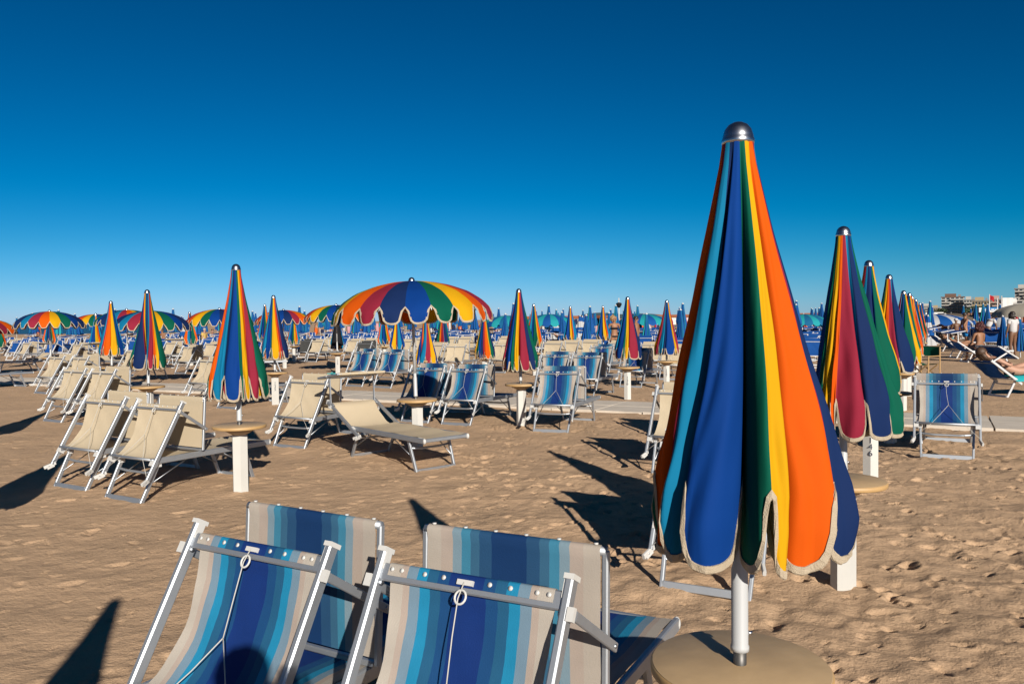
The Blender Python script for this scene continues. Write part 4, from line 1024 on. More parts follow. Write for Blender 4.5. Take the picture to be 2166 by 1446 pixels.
person('man in a white shirt and white cap bending over the blue loungers', (x, y, z), R(110), 'brown', 'dark', dict(wai=(0, -0.06, 1.08), che=(0, -0.20, 1.25), nec=(0, -0.33, 1.37), hd0=(0, -0.39, 1.43), hd1=(0, -0.43, 1.50), hd2=(0, -0.46, 1.57), shL=(0.18, -0.26, 1.33), shR=(-0.18, -0.26, 1.33), elL=(0.25, -0.26, 1.05), wrL=(0.20, -0.42, 0.87), haL=(0.17, -0.5, 0.82), elR=(-0.24, -0.30, 1.06), wrR=(-0.2, -0.40, 0.84), haR=(-0.18, -0.44, 0.75), face=(0, -1, -0.5)), (('shirt', 'white', 'shirt'), ('shorts', 'navy', 'shorts')), hairkind='cap')
x, y, z = on_ground(1998, 728)
person('sunburnt older man with his bare back to the camera', (x, y, z), R(175), 'fair', 'grey', dict(elL=(0.31, 0.05, 1.15), wrL=(0.36, -0.02, 0.95), elR=(-0.31, 0.05, 1.15), wrR=(-0.36, -0.02, 0.95)), (('trunks', 'navy', 'shorts'),), build=1.15)
x, y, z = on_ground(2023, 732)
person('woman with a white sun hat among the blue loungers', (x, y, z), R(170), 'brown', 'dark', sitting(0.55), (('swimsuit', 'black', 'suit'),), hairkind='cap')
# --- centre and left
x, y, z = on_ground(1300, 762)
person('tanned woman with curly hair in a black bikini standing by the yellow and green umbrella', (x, y, z), R(8), 'tan', 'blond', dict(elR=(-0.26, 0.06, 1.14), elL=(0.27, 0.05, 1.14), face=(0.3, -1, 0)), (('bikini_top', 'black', 'top'), ('bikini_brief', 'black', 'brief')), hairkind='curly', build=1.05)
x, y, z = on_ground(1346, 762)
person('tanned man half hidden behind the wide crimson fold, hand on his hip', (x, y, z), R(60), 'tan', 'dark', dict(elL=(0.36, 0.02, 1.16), wrL=(0.17, -0.03, 0.99), haL=(0.12, -0.05, 0.96)), (('trunks', 'navy', 'shorts'),), build=1.05)
x, y, z = on_ground(432, 740)
person('grey haired man in a yellow shirt sitting left of the tall umbrella', (x, y, z), R(75), 'fair', 'grey', sitting(0.45), (('shirt', 'yellow', 'shirt'), ('shorts', 'white', 'shorts')), build=1.1)
x, y, z = on_ground(450, 740)
person('child raising an arm beside the man in a yellow shirt', (x, y, z), R(-60), 'fair', 'dark', dict(elL=(0.34, 0, 1.52), wrL=(0.48, -0.05, 1.70), haL=(0.52, -0.06, 1.78)), (('trunks', 'jean', 'shorts'),), scale=0.74)
x, y, z = on_ground(648, 738)
person('dark haired person with a bare back sitting under an open umbrella left of centre', (x, y, z), R(160), 'fair', 'dark', sitting(0.45), (('swimsuit', 'black', 'suit'),))
x, y, z = on_ground(415, 736)
person('woman in a pale bikini sitting behind the man in a yellow shirt', (x, y, z), R(20), 'tan', 'brown', sitting(0.45), (('bikini_top', 'yellow', 'top'), ('bikini_brief', 'yellow', 'brief')), hairkind='long')
x, y, z = on_ground(345, 742)
person('person in swimwear sitting under the open umbrella behind the navy and green one', (x, y, z), R(-20), 'tan', 'brown', sitting(0.45), (('trunks', 'red', 'shorts'),))
x, y, z = on_ground(1192, 738)
person('sunbather lying far back between the navy umbrella and the crimson and orange one', (x, y, 0), R(-70), 'fair', 'dark', lying(0.5), (('trunks', 'navy', 'shorts'),))
x, y, z = on_ground(80, 728)
person('person in orange clothes standing far back on the left', (x, y, z), R(30), 'tan', 'dark', None, (('tunic', 'orange', 'tunic'),))
# photographer, standing behind the lens: only the shadow is in the picture
person('photographer behind the viewpoint holding a camera up to the eye', (0.02, -0.36, 0.0), R(180), 'tan', 'brown',
   dict(elL=(0.42, -0.10, 1.34), wrL=(0.14, -0.20, 1.47), haL=(0.09, -0.22, 1.53), elR=(-0.42, -0.10, 1.34), wrR=(-0.14, -0.20, 1.47), haR=(-0.09, -0.22, 1.53), hd0=(0, -0.02, 1.56), hd1=(0, -0.02, 1.64), hd2=(0, -0.01, 1.72)), (('shirt', 'grey', 'shirt'), ('shorts', 'jean', 'shorts')), scale=1.06)
cb = MB(); cb.box((0.02, -0.20, 1.62), (0.14, 0.05, 0.09), CLO['black']); cb.box((0.02, -0.20, 1.675), (0.05, 0.045, 0.03), CLO['black']); co = cb.build('photo_camera'); tag(co, 'black camera held by the photographer', 'camera')
# ------------------------------------------------------------------ the neighbouring beach club: blue loungers, teal umbrellas
CAN2 = {'T': mat('canvas_turquoise', (0.0132, 0.29, 0.33), 0.8, var=0.1, vscale=5, trans=0.1, spec=0.2), 'B': mat('canvas_blue', (0.004, 0.075, 0.29), 0.8, var=0.1, vscale=5, trans=0.1, spec=0.2),
        'S': mat('canvas_steel_blue', (0.006, 0.115, 0.26), 0.8, var=0.1, vscale=5, trans=0.1, spec=0.2), 'W': mat('canvas_white', (0.475, 0.482, 0.495), 0.8, trans=0.1, spec=0.2), 'E': mat('canvas_beige', (0.383, 0.343, 0.277), 0.85, trans=0.05), 'D': mat('thatch', (0.10, 0.075, 0.05), 0.95, var=0.3, vscale=20)}
def ufield(u, v):
    p = Uv * u + Vv * v; return p
def seen(p):
    d = Vector((p.x, p.y, 0.5)) - EYE; k = d.dot(FWD)
    if k < 3: return None
    return 1083 + F_PX * d.dot(RGT) / k, 723 - F_PX * d.dot(UPV) / k
spots = []
iu = 0; u = 19.0
while u < 84:
    v = -62.0
    while v < 75:
        for dv in (0.0, 1.15):
            p = ufield(u + random.uniform(-.25, .25), v + dv + random.uniform(-.12, .12)); q = seen(p)
            if q and u > 29 - max(0, -p.x - 7) * 0.55 and -20 < q[0] < 1985 and p.length < 72 and not (q[0] > 1955 and p.length < 50): spots.append(p)
        v += 3.1
    u += 2.9 + iu * 0.06; iu += 1
spots.sort(key=lambda p: p.length); spots = spots[:262]
far_lab = 'royal blue lounger with a white frame in the far rows of the neighbouring club'
# far copies: one mesh each
fm = MB()
bl = LM['royal'][0]
def flat_copy(src, name):
    mb = MB(); inv = src.matrix_world.inverted()
    def rec(o, Mx):
        for c in o.children:
            Mc = Mx @ c.matrix_local
            if c.type == 'MESH':
                o_ = len(mb.v); mb.v += [tuple(Mc @ v.co) for v in c.data.vertices]
                ids = [mb.mid(m) for m in c.data.materials]
                for p in c.data.polygons: mb.f.append([a + o_ for a in p.vertices]); mb.mi.append(ids[p.material_index]); mb.sm.append(p.use_smooth)
            rec(c, Mc)
    rec(src, Matrix.Identity(4)); return mb.mesh(name)
me_fold = flat_copy(LM['royal'][0], 'sun_lounger'); me_open = flat_copy(LM['royal_open'][0], 'sun_lounger')
for i, p in enumerate(spots):
    px, _ = seen(p); hd = 28 + random.uniform(-6, 6); kind = random.random()
    if i < 40:
        side = 'left' if px < 700 else ('middle' if px < 1250 else 'right')
        put_lounger('royal' if kind < 0.75 else 'royal_open', p.x, p.y, hd, 'royal blue lounger in the nearest rows of the neighbouring club')
    else:
        o = bpy.data.objects.new('sun_lounger', me_fold if kind < 0.7 else me_open); COL.objects.link(o); o.location = (p.x, p.y, 0.004); o.rotation_euler = (0, 0, R(90 - hd))
        tag(o, far_lab, 'sun lounger', 'far rows of blue sun loungers')
# blue loungers on the right hand side behind the bathers
for i, (px, py, hd) in enumerate(((1975, 712, 60), (1992, 716, 70), (2010, 718, 75), (2045, 716, 28), (2062, 714, 28), (2078, 738, 28), (2100, 742, 28), (2118, 740, 28), (2094, 722, 28), (2110, 720, 28), (2125, 716, 28), (2068, 728, 28), (2085, 712, 28), (2135, 735, 28), (2160, 742, 28), (2158, 728, 28), (2145, 716, 28), (2030, 708, 28), (2015, 706, 28), (2052, 706, 28), (2074, 704, 28), (2098, 705, 28), (2120, 704, 28), (2142, 705, 28), (2160, 708, 28), (1712, 778, 28), (1722, 742, 28), (1702, 745, 28), (1442, 770, 28), (1690, 720, 28), (1384, 752, 28), (1345, 748, 28))):
    q = gp(px, py); put_lounger('royal_open' if hd > 50 else 'royal', q.x, q.y, hd + random.uniform(-5, 5), 'royal blue lounger standing behind the bathers on the right' if px > 1950 else 'royal blue lounger seen between the folded umbrellas right of centre', 1.0)

# teal umbrellas
TSEQ = ['BTBSBBBSTB' * 2, 'BSBBBSBBBS' * 2, 'SBBBTBBBSB' * 2]
TE = []
def teal(seq, seed, Rb):
    root = empty('beach_umbrella'); top = 2.3
    c = canopy(closed_surf(auto_arcs(seed), Rb, Rtop=0.055, seed=seed, prof=((0, 0), (0.15, 0.06), (0.45, 0.36), (0.8, 0.82), (1, 1))), 4, 8, root, seq=seq, mats=CAN2, bw=0, dep=0.05, tlen=1.3)
    c.location.z = top; f = MB(); f.lathe([(0.06, -0.01), (0.05, 0.02), (0.02, 0.035), (0.012, 0.06), (0.002, 0.065)], m_white, 8); fo = f.build('finial', root); fo.location.z = top
    p = MB(); p.tube([(0, 0, -0.2), (0, 0, top - 0.05)], 0.024, m_pole, 8); p.build('pole', root)
    return root
for k in range(3): TE.append([teal(TSEQ[k], 40 + k, (0.24, 0.27, 0.25)[k]), False])
def put_teal(x, y, k, lab, dz=0.0):
    o = TE[k][0] if not TE[k][1] else copy_tree(TE[k][0]); TE[k][1] = True
    o.location = (x, y, dz); o.rotation_euler = (random.uniform(-.03, .03), random.uniform(-.03, .03), random.uniform(0, 6.28)); tag(o, lab, 'beach umbrella', 'teal umbrellas of the neighbouring beach club')
tl = []
u = 21.0
while u < 92:
    v = -60.0 + (u * 1.7) % 2.2
    while v < 85:
        p = ufield(u, v + random.uniform(-.5, .5)); q = seen(p)
        if q and -10 < q[0] < 2160 and u > 30 - max(0, -p.x - 8) * 0.5 and 30 < p.length < 95 and random.random() < 0.82 and not (q[0] > 1960 and p.length < 45): tl.append(p)
        v += 4.3
    u += 4.3
tl.sort(key=lambda p: p.length); tl = tl[:190]
for p in tl: put_teal(p.x, p.y, random.randrange(3), 'folded turquoise and blue umbrella in the rows of the neighbouring club', random.uniform(-.15, .12))
# the ones that stand out
for (px, py, d, k, lab) in ((1240, 662, 34, 1, 'folded steel blue umbrella between the crimson and orange and the yellow and green ones'), (1288, 657, 36, 2, 'folded blue umbrella behind the curly haired woman'),
   (1366, 659, 33, 0, 'folded turquoise umbrella right of the wide crimson fold'), (1191, 656, 36, 0, 'folded blue umbrella left of the crimson and orange one'), (1440, 650, 31, 0, 'folded turquoise umbrella touching the left edge of the closest umbrella'),
   (1066, 660, 36, 1, 'folded blue umbrella right of the big open umbrella'), (1134, 652, 33, 2, 'folded teal umbrella right behind the navy one'), (2142, 660, 33, 2, 'folded blue umbrella behind the woman in a white top'), (2126, 664, 33, 1, 'folded blue umbrella left of the woman in a white top'),
   (2160, 668, 30, 0, 'folded blue umbrella at the right photo edge')):
    q = atY(px, py, d); put_teal(q.x, q.y, k, lab, q.z - 2.40)
def big_open(px, py, d, seq, lab, rad=1.35, drop=0.42, mats=CAN2):
    q = atY(px, py, d); root = empty('beach_umbrella', (q.x, q.y, 0)); c = canopy(open_surf(rad, drop), 3, 8, root, seq=seq, mats=mats, bw=0, dep=0.05, tlen=1.4); c.location.z = q.z
    p = MB(); p.tube([(0, 0, -0.2), (0, 0, q.z + 0.06)], 0.025, m_pole, 8); p.build('pole', root); tag(root, lab, 'beach umbrella', 'open umbrellas of the neighbouring beach clubs'); return root
big_open(1162, 664, 40, 'TB' * 10, 'open turquoise and blue umbrella behind the navy folded one')
big_open(1362, 664, 44, 'BT' * 10, 'open turquoise and blue umbrella right of the wide crimson fold', 1.5)
big_open(1072, 667, 42, 'TBTS' * 5, 'open turquoise umbrella beside the right rim of the big open umbrella')
big_open(1700, 664, 42, 'TS' * 10, 'open turquoise umbrella between the closest and second folded umbrellas')
big_open(1974, 664, 44, 'WB' * 10, 'open white and blue umbrella beside the far end of the right row', 2.0)
big_open(2176, 641, 35, 'E' * 20, 'large open beige umbrella at the right photo edge', 1.45, 0.42)
big_open(2120, 666, 42, 'BW' * 10, 'open blue umbrella with white stripes left of the beige one', 0.75)
big_open(2012, 662, 60, 'D' * 20, 'brown thatched umbrella in front of the apartment block', 1.9, 0.7)
WS = []
def white_blue(px, py, d):
    q = atY(px, py, d)
    if not WS:
        root = empty('beach_umbrella'); c = MB()
        for i, (z0, z1, m) in enumerate(((0, .25, 'B'), (.25, .55, 'W'), (.55, .85, 'B'), (.85, 1.2, 'W'))):
            P = [[((0.06 + 0.24 * z) * (1 + 0.14 * math.cos(9 * a)) * math.cos(a), (0.06 + 0.24 * z) * (1 + 0.14 * math.cos(9 * a)) * math.sin(a), -z * 1.15) for a in np.linspace(0, 2 * PI, 37)] for z in np.linspace(z0, z1, 4)]
            c.grid(P, CAN2[m])
        c.lathe([(0.05, 0), (0.03, 0.06), (0.01, 0.10)], m_white, 8); co = c.build('canopy', root); co.location.z = 2.2
        p = MB(); p.tube([(0, 0, -0.2), (0, 0, 2.15)], 0.025, m_pole, 6); p.build('pole', root); WS.append(root)
    else: root = copy_tree(WS[0])
    root.location = (q.x, q.y, q.z - 2.25); tag(root, 'folded white and blue banded umbrella far back among the teal ones', 'beach umbrella', 'white and blue banded umbrellas')
for a in ((1227, 667, 46), (1232, 669, 48), (1093, 672, 50), (1340, 672, 52), (1175, 670, 50), (388, 678, 50), (407, 680, 52), (418, 680, 54), (1963, 667, 38), (2060, 676, 50)): white_blue(*a)

# small belongings
def towel(px, py, col, lab, hd=20, z=0.95):
    p = gp(px, py, z); mb = MB(); P = []
    for i in range(9):
        x = -0.35 + 0.7 * i / 8; P.append([(x, -0.3 + 0.6 * j / 8, 0.05 * math.cos(i * 0.8) * (j % 3) * 0.2 - 0.10 * ((j - 4) / 4) ** 2) for j in range(9)])
    mb.grid(P, col); o = mb.build('beach_towel'); o.location = (p.x, p.y, z); o.rotation_euler = (0, 0, R(hd)); tag(o, lab, 'towel'); return o
towel(158, 704, CLO['red'], 'dark red towel over a raised sunshade far back on the left')
# draped black towel over an umbrella
q = top_at(714, 688, 28.6); mb = MB(); mb.grid([[((0.10 + 0.12 * z) * math.sin(a), -(0.10 + 0.12 * z) * math.cos(a) - 0.03, -0.72 * z) for a in np.linspace(-1.5, 1.5, 12)] for z in np.linspace(0, 1, 8)], CLO['black'])
o = mb.build('beach_towel'); o.location = (q[0], q[1] - 0.10, q[2]); o.rotation_euler = (0, 0, face_cam(q)); tag(o, 'black towel hanging from a folded umbrella behind the open one', 'towel')
# flip flops by the far table post
for dx, a in ((0, 0.4), (0.14, 0.9)):
    p = gp(700, 791); b = MB(); n = 16; vs = [(0.13 * math.cos(t), 0.05 * math.sin(t) * (1 + 0.25 * math.cos(t)), 0.0) for t in np.linspace(0, 2 * PI, n, endpoint=False)]
    vs2 = [(x, y, 0.022) for x, y, _ in vs]; b.add(vs + vs2, [tuple(range(n - 1, -1, -1)), tuple(range(n, 2 * n))] + [(i, (i + 1) % n, n + (i + 1) % n, n + i) for i in range(n)], CLO['turq'])
    b.tube([(0.0, 0.05, 0.02), (0.05, 0.02, 0.055), (0.08, 0, 0.03), (0.05, -0.02, 0.055), (0, -0.05, 0.02)], 0.006, CLO['turq'], 6)
    o = b.build('flip_flop'); o.location = (p.x + dx, p.y + dx * 0.4, 0.01); o.rotation_euler = (0, 0, a); tag(o, 'turquoise flip flop on the sand beside the far table post', 'flip flop', 'pair of turquoise flip flops')
# green folding chair
p = gp(1956, 806); root = empty('folding_chair', (p.x, p.y, 0), R(-62)); tag(root, 'green canvas folding chair with a wooden frame beside the right row', 'chair')
wd = m_edge
for s in (1, -1):
    f = MB(); f.bar((s * 0.25, -0.22, 0), (s * 0.25, -0.22, 0.62), 0.025, 0.03, wd, up=(0, 1, 0)); f.bar((s * 0.25, 0.22, 0), (s * 0.25, 0.22, 0.86), 0.025, 0.03, wd, up=(0, 1, 0)); f.bar((s * 0.25, -0.25, 0.63), (s * 0.25, 0.22, 0.63), 0.04, 0.02, wd); f.build('side_frame', root)
    x = MB(); x.bar((s * 0.24, 0.05 * s - 0.2, 0.04), (-s * 0.24, 0.05 * s - 0.2, 0.42), 0.02, 0.03, wd); x.bar((s * 0.24, 0.05 * s + 0.2, 0.04), (-s * 0.24, 0.05 * s + 0.2, 0.42), 0.02, 0.03, wd); x.build('cross_leg', root)
sb = MB(); sb.grid([[(-0.25 + 0.5 * i / 8, -0.22 + 0.44 * j / 4, 0.45 - 0.05 * math.sin(PI * i / 8)) for j in range(5)] for i in range(9)], FAB['G']); sb.build('seat', root)
sb = MB(); sb.grid([[(-0.25 + 0.5 * i / 8, 0.225 + 0.03 * math.sin(PI * i / 8), 0.62 + 0.24 * j / 3) for j in range(4)] for i in range(9)], FAB['G']); sb.build('backrest', root)
# post numbers
for nm, (px, py), d in (('136', (1323, 800), 0), ('127', (1411, 790), 0), ('116', (1021, 770), 0), ('146', (1845, 960), 0), ('126', (714, 770), 0), ('135', (584, 830), 0)):
    v = gp(px, py, 0.42); best = None
    for o in COL.objects:
        if o.name.startswith('umbrella_stand') and o.parent is None:
            e = seen(o.location)
            if e:
                dist = abs(e[0] - px) + abs(o.location.length - v.length) * 3
                if best is None or dist < best[0]: best = (dist, o)
    o = best[1]; a = face_cam(o.location); o.rotation_euler = (0, 0, a); number_on(o, nm, 0.0)
# ------------------------------------------------------------------ sea front buildings, kiosk, poles, trees on the right
m_wall = mat('white_render', (0.45, 0.427, 0.39), 0.9, var=0.08, vscale=0.3)
m_wall2 = mat('ochre_render', (0.375, 0.285, 0.165), 0.9, var=0.08, vscale=0.3)
m_wall3 = mat('pink_render', (0.413, 0.3, 0.255), 0.9, var=0.08, vscale=0.3)
m_glass = mat('window_glass', (0.03, 0.045, 0.06), 0.15)
m_brown = mat('brown_roof', (0.15, 0.0825, 0.0562), 0.9)
m_red = mat('terracotta_roof', (0.413, 0.128, 0.045), 0.9, var=0.15, vscale=1)
m_conc = mat('grey_concrete', (0.225, 0.217, 0.21), 0.9)
def building(x, y, w, dpt, h, floors, wall, label, bays=6, roof=None, rz=0.0, balc=True, attic=True, base=0.0):
    root = empty('building', (x, y, base), rz); tag(root, label, 'building')
    fh = h / floors
    b = MB(); b.box((0, dpt / 2, h / 2), (w, dpt, h), wall); b.build('wall', root)
    r = MB(); r.box((0, dpt / 2, h + 0.25), (w + 0.8, dpt + 0.8, 0.5), roof or m_conc)
    if attic: r.box((-w * 0.1, dpt / 2, h + 1.5), (w * 0.5, dpt * 0.6, 2.0), roof or wall); r.box((w * 0.3, dpt / 2, h + 1.1), (w * 0.12, dpt * 0.3, 1.6), m_conc)
    r.build('roof', root)
    wm = MB(); ww = w / bays * 0.62; wm.box((0, 0, 0), (ww, 0.25, fh * 0.62), m_glass); me_w = wm.mesh('window')
    bm_ = MB(); bm_.box((0, -0.75, -fh * 0.28), (w / bays * 0.94, 1.5, fh * 0.36), wall); bm_.box((0, -0.75, -fh * 0.46), (w / bays * 0.97, 1.6, 0.18), m_conc); me_b = bm_.mesh('balcony')
    for f in range(floors):
        for k in range(bays):
            o = bpy.data.objects.new('window', me_w); COL.objects.link(o); o.parent = root; o.location = (-w / 2 + w * (k + 0.5) / bays, -0.06, fh * (f + 0.52))
            if balc and f > 0 and (k + f) % 4 != 3:
                o = bpy.data.objects.new('balcony', me_b); COL.objects.link(o); o.parent = root; o.location = (-w / 2 + w * (k + 0.5) / bays, 0, fh * (f + 0.5))
    return root
def at_px(px, d): p = atY(px, 665, d); return p.x, p.y
D = 520.0
def bpx(px0, px1, ytop, d, floors, wall, lab, **k):
    a = atY(px0, ytop, d); b = atY(px1, ytop, d); return building((a.x + b.x) / 2, d, abs(b.x - a.x) * 0.94, 14, a.z, floors, wall, lab, rz=-math.atan2((a.x + b.x) / 2, d), **k)
bpx(1993, 2038, 629, 520, 7, m_wall, 'white apartment block with rows of balconies and a brown roof terrace', bays=5, roof=m_brown)
bpx(2149, 2190, 611, 430, 9, m_wall, 'tall grey and white apartment tower at the right photo edge', bays=5)
bpx(2040, 2062, 635, 500, 5, m_wall, 'pale blue white building right of the balconied apartment block', bays=4)
bpx(2058, 2093, 637, 470, 4, m_wall2, 'long ochre building behind the trees', bays=6, balc=False)
bpx(2094, 2124, 634, 480, 5, m_wall3, 'pinkish building behind the flag pole', bays=5)
bpx(2126, 2150, 640, 500, 4, m_wall, 'low white building left of the tall tower', bays=4)
bpx(1950, 1972, 648, 700, 4, m_wall, 'distant white building at the left end of the sea front', bays=6)
bpx(1972, 1990, 652, 640, 3, m_wall2, 'distant low building next to the balconied apartment block', bays=5)
bpx(1906, 1950, 655, 760, 3, m_wall3, 'distant houses just behind the end of the right umbrella row', bays=7)
# low beach huts with orange roofs seen in the middle distance
for (px, w, lab) in ((1228, 9, 'beach hut with an orange roof behind the banded white and blue umbrella'), (1262, 8, 'beach hut with an orange roof behind the yellow and green umbrella'), (1425, 8, 'beach hut with an orange roof left of the closest umbrella'), (1722, 9, 'beach hut with an orange roof right of the closest umbrella'), (1150, 9, 'beach hut with an orange roof behind the open turquoise umbrella')):
    q = atY(px, 680, 190); root = empty('beach_hut', (q.x, q.y, 0)); tag(root, lab, 'beach hut', 'orange roofed beach huts')
    b = MB(); b.box((0, 2, 0.85), (w, 4, 1.7), m_white); b.build('wall', root)
    r = MB(); r.add([(-w / 2 - .3, -.3, 1.7), (w / 2 + .3, -.3, 1.7), (w / 2 + .3, 4.3, 1.7), (-w / 2 - .3, 4.3, 1.7), (-w / 2 - .3, 2, 2.35), (w / 2 + .3, 2, 2.35)], [(0, 1, 5, 4), (2, 3, 4, 5), (1, 2, 5), (3, 0, 4), (3, 2, 1, 0)], m_red); r.build('roof', root)
    for k in range(4):
        dd = MB(); dd.box((-w * 0.36 + k * w * 0.24, -0.03, 0.8), (w * 0.09, 0.1, 1.5), (CLO['orange'], CLO['navy'], m_glass, CLO['pink'])[k]); dd.build('door', root)
# crowd colours: hanging beach towels and boards in front of the huts are too far to count
rc = random.Random(3); cm = MB()
for k in range(420):
    px = rc.uniform(1960, 2180) if k < 190 else rc.uniform(620, 1740); d = rc.uniform(92, 118); p = atY(px, 668, d); hh = rc.uniform(0.5, 1.75); w = rc.uniform(0.25, 0.7)
    cm.blob((p.x, p.y, hh / 2), (w / 2, 0.2, hh / 2), rc.choice([CLO['white'], CLO['red'], CLO['pink'], SK['tan'], SK['fair'], CLO['orange'], CLO['navy'], CLO['white'], CLO['blue'], m_glass]), 6, 5, 0.15, k)
tag(cm.build('far_crowd'), kind='stuff')
# kiosk with a white and blue fascia
a = atY(2071, 662, 75); b = atY(2126, 662, 75); w = b.x - a.x; root = empty('beach_kiosk', ((a.x + b.x) / 2, 75, 0)); tag(root, 'beach kiosk with a white fascia and blue wave shapes', 'kiosk')
zt = atY(2100, 650, 75).z; zb = atY(2100, 660, 75).z
k_ = MB(); k_.box((0, 0.5, (zt + zb) / 2), (w, 1.0, zt - zb), m_white); fas = k_.build('fascia', root)
for x0, sx in ((-0.30, 0.18), (0.02, 0.20), (0.34, 0.16)):
    wv = MB(); vs = [(w * x0 + w * sx * math.cos(t) * 0.5, -0.03, (zt + zb) / 2 + 0.05 + (zt - zb) * 0.30 * math.sin(t)) for t in np.linspace(0, 2 * PI, 18, endpoint=False)]
    wv.add(vs, [tuple(range(18))], CLO['blue']); wv.add([(x * 0.72 + w * x0 * 0.28, -0.034, (z - (zt + zb) / 2 - 0.02) * 0.55 + (zt + zb) / 2 + 0.02) for x, y, z in vs], [tuple(range(18))], m_white); wv.build('emblem', fas)
tp = MB(); tp.box((0.1 * w, -0.02, zt - 0.06), (w * 0.8, 0.04, 0.14), CLO['blue']); tp.build('blue_band', fas)
k_ = MB(); k_.box((0, 3, zb - 0.15), (w + 2.4, 6.5, 0.22), m_brown); k_.build('roof', root)
k_ = MB(); k_.box((0, 4.5, (zb - 0.3) / 2), (w, 3.0, zb - 0.3), m_conc); k_.build('back_wall', root)
for x in (-0.5, -0.17, 0.17, 0.5):
    k_ = MB(); k_.bar((w * x, 0.2, -0.1), (w * x, 0.2, zb - 0.2), 0.18, 0.18, m_white, up=(0, 1, 0)); k_.build('column', root)
# canopy shelter with a white roof edge left of the kiosk
a = atY(1958, 668, 80); b = atY(1996, 668, 80); root = empty('shelter', ((a.x + b.x) / 2, 80, 0)); tag(root, 'low white roofed shelter behind the open white and blue umbrella', 'shelter'); w = b.x - a.x; zt = atY(1975, 664, 80).z
k_ = MB(); k_.box((0, 2, zt), (w, 4, 0.35), m_white); k_.build('roof', root)
for x in (-0.45, 0, 0.45):
    k_ = MB(); k_.bar((w * x, 0.3, -0.1), (w * x, 0.3, zt - 0.15), 0.2, 0.2, m_white, up=(0, 1, 0)); k_.build('column', root)
# poles
def poleobj(name, px, ytop, d, lab, cat, r=0.05):
    q = atY(px, ytop, d); root = empty(name, (q.x, d, 0)); tag(root, lab, cat); m = MB(); m.tube([(0, 0, -0.3), (0, 0, q.z)], [r, r * 0.7], m_white, 8); m.build('pole', root); return root, q.z
fr, z = poleobj('flag_pole', 2093, 622, 70, 'flag pole with a dark red flag above the kiosk', 'flag pole')
m = MB(); m.grid([[(0.04 + 0.40 * i / 8, 0.05 * math.sin(i * 0.9 + j * 0.3), z - 0.05 - 0.42 * j / 4 - 0.22 * (i / 8)) for j in range(5)] for i in range(9)], CLO['red']); m.build('flag', fr)
br, z = poleobj('banner_pole', 2119, 625, 72, 'white banner hanging between poles right of the red flag', 'banner')
m = MB(); m.grid([[(0.08 + 0.95 * i / 6, 0.06 * math.sin(i), z - 0.2 - 2.6 * j / 6) for j in range(7)] for i in range(7)], m_white); m.build('banner', br)
poleobj('mast', 2110, 630, 72, 'thin white mast between the red flag and the white banner', 'mast', 0.06)
sr, z = poleobj('loudspeaker_mast', 1309, 630, 62, 'white mast with a small dark loudspeaker above the curly haired woman', 'mast', 0.055)
m = MB(); m.lathe([(0.10, 0), (0.22, 0.22), (0.22, 0.34), (0.08, 0.4)], CLO['black'], 10, c=(0, 0, z - 0.75)); m.build('loudspeaker', sr)
# water tank and solar panel on a stand
q0 = atY(2127, 632, 95); q1 = atY(2147, 632, 95); root = empty('water_heater', ((q0.x + q1.x) / 2, 95, 0)); tag(root, 'white cylindrical tank with a dark solar panel on a stand near the right edge', 'solar heater'); L_ = q1.x - q0.x; zc = q0.z - 0.3
m = MB(); m.tube([(-L_ / 2, 0, zc), (L_ / 2, 0, zc)], 0.42, m_white, 16); m.build('tank', root)
m = MB(); m.add([(-0.1, -0.3, zc - 0.7), (1.9, -0.3, zc - 0.6), (2.6, -2.0, zc - 1.75), (0.6, -2.0, zc - 1.85), (-0.1, -0.25, zc - 0.78), (1.9, -0.25, zc - 0.68), (2.6, -1.95, zc - 1.83), (0.6, -1.95, zc - 1.93)], [(0, 1, 2, 3), (7, 6, 5, 4), (0, 4, 5, 1), (1, 5, 6, 2), (2, 6, 7, 3), (3, 7, 4, 0)], m_glass); m.build('solar_panel', root)
for x in (-0.35, 0.35):
    m = MB(); m.bar((L_ * x, 0, -0.2), (L_ * x, 0, zc - 0.3), 0.14, 0.14, m_conc, up=(0, 1, 0)); m.build('stand_leg', root)
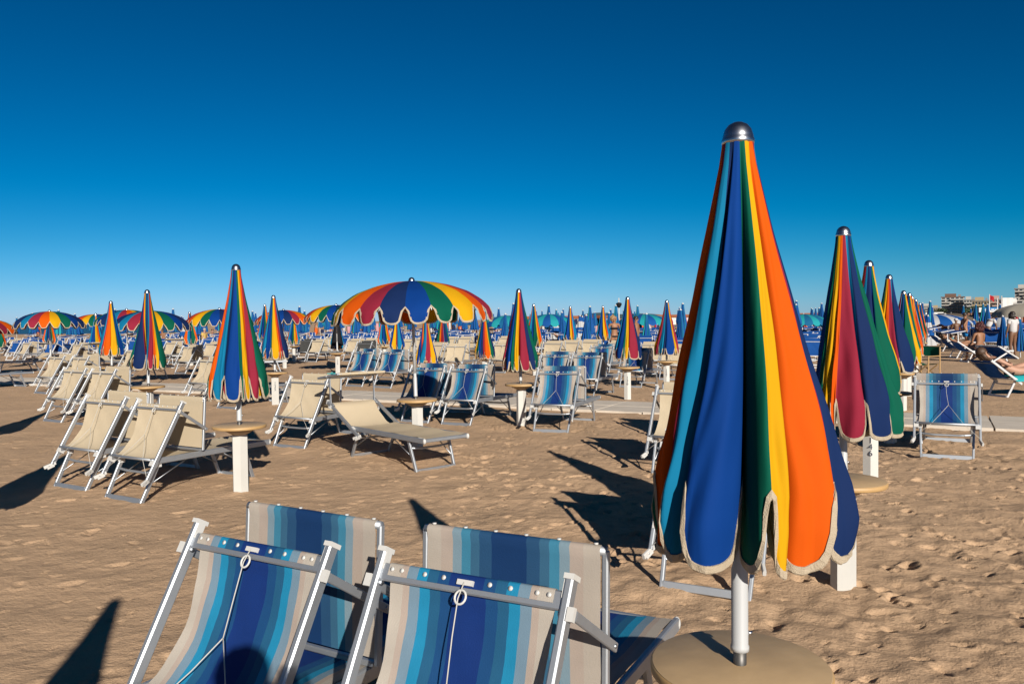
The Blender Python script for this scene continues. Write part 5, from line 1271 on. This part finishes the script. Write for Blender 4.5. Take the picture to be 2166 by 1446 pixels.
# trees on the sea front
m_leaf = mat('dark_foliage', (0.035, 0.065, 0.03), 0.8, var=0.5, vscale=1.5); m_leaf2 = mat('light_foliage', (0.06, 0.10, 0.045), 0.8, var=0.4, vscale=1.5); m_bark = mat('bark', (0.09, 0.065, 0.045), 0.95)
def tree(px, ytop, d, wpx, lab, seed):
    q = atY(px, ytop, d); w = wpx * d / F_PX; h = q.z; root = empty('tree', (q.x, d, 0)); tag(root, lab, 'tree', 'trees along the sea front'); rr = random.Random(seed)
    t = MB(); t.tube([(0, 0, -0.3), (0.1, 0, h * 0.35), (0, 0.1, h * 0.7)], [0.28, 0.2, 0.08], m_bark, 8)
    for k in range(5): a = k * 1.3; t.tube([(0.08, 0, h * 0.38), (w * 0.3 * math.cos(a), w * 0.3 * math.sin(a), h * 0.7)], [0.12, 0.04], m_bark, 6)
    t.build('trunk', root); c = MB(); cl = [(rr.gauss(0, 0.26) * w, rr.gauss(0, 0.2) * w, h * rr.uniform(0.45, 0.93), rr.uniform(0.10, 0.2) * w) for _ in range(22)]
    for k in range(1500):
        x, y, z, r0 = rr.choice(cl); v = Vector((rr.gauss(0, 1), rr.gauss(0, 1), rr.gauss(0, 0.8))); v = v.normalized() * r0 * rr.uniform(0.5, 1.1); p = Vector((x, y, z)) + v; sc = 0.055 * w * rr.uniform(0.5, 1.2) + 0.08
        e1 = Vector((rr.gauss(0, 1), rr.gauss(0, 1), rr.gauss(0, 1))).normalized(); e2 = e1.cross(Vector((rr.gauss(0, 1), rr.gauss(0, 1), 1))).normalized()
        c.add([p - e1 * sc, p + e2 * sc * 0.5, p + e1 * sc, p - e2 * sc * 0.5], [(0, 1, 2, 3)], m_leaf if rr.random() < 0.65 else m_leaf2)
    c.build('crown', root)
tree(2058, 648, 180, 22, 'dark tree in front of the ochre building', 1); tree(2074, 646, 185, 24, 'dark tree left of the kiosk', 2); tree(2044, 652, 190, 16, 'small tree right of the balconied apartment block', 3); tree(1990, 652, 230, 16, 'dark tree left of the balconied apartment block', 4); tree(2090, 652, 200, 18, 'low tree behind the kiosk fascia', 5); tree(2136, 655, 190, 16, 'dark tree beside the solar panel', 6)
# hanging towels and inflatables of the beach shop
for i, (px, c) in enumerate(((2068, 'white'), (2074, 'white'), (2080, 'red'), (2102, 'red'), (2107, 'red'), (2051, 'orange'), (2056, 'orange'))):
    q = atY(px, 676, 66 - i * 0.1); m = MB(); m.grid([[(-0.22 + 0.44 * a / 5, 0.04 * math.sin(a * 1.7), -1.3 * j / 5) for j in range(6)] for a in range(6)], CLO[c]); o = m.build('hanging_towel'); o.location = (q.x, q.y, q.z + 0.2)
    r = MB(); r.bar((-0.25, 0, 0.0), (0.25, 0, 0.0), 0.03, 0.03, m_white); r.bar((0.25, 0, -(q.z + 0.2)), (0.25, 0, 0), 0.04, 0.04, m_white, up=(0, 1, 0)); r.build('hanger', o); tag(o, c + ' cloth hanging on a stand in front of the beach kiosk', 'hanging cloth', 'cloths hanging in front of the kiosk')
# sand heaped round the feet of posts and pressed down by lounger legs
Z0 = np.array(Z)
for o in COL.objects:
    if o.parent is None and o.name.startswith(('umbrella_stand', 'sun_lounger')):
        x, y = o.location.x, o.location.y
        if abs(x) > 9 or not 0.5 < y < 16: continue
        pts = [(x, y, 0.028, 0.15)] if o.name.startswith('umb') else [((o.matrix_basis @ Vector((a, b, 0))).x, (o.matrix_basis @ Vector((a, b, 0))).y, 0.016, 0.12) for a in (-0.12, 1.22) for b in (-0.26, 0, 0.26)]
        for cx, cy, h_, w_ in pts:
            i0, i1 = np.searchsorted(gx, (cx - 3 * w_, cx + 3 * w_)); j0, j1 = np.searchsorted(gy, (cy - 3 * w_, cy + 3 * w_))
            q = np.hypot(GX[i0:i1, j0:j1] - cx, GY[i0:i1, j0:j1] - cy) / w_
            Z[i0:i1, j0:j1] += h_ * np.exp(-q * q) * (0.7 + 0.9 * smooth_noise(GX[i0:i1, j0:j1] * 13, GY[i0:i1, j0:j1] * 13, 31))
g_.data.vertices.foreach_set('co', np.stack([GX, GY, Z], -1).reshape(-1).astype(np.float32)); g_.data.update()
# templates that no copy replaced are removed
def drop(o):
    for c in list(o.children): drop(c)
    bpy.data.objects.remove(o)
for k in LM:
    if not LM[k][1] and LM[k][0].name in bpy.data.objects: drop(LM[k][0])
for k in UM:
    if not UM[k][1]: drop(UM[k][0])
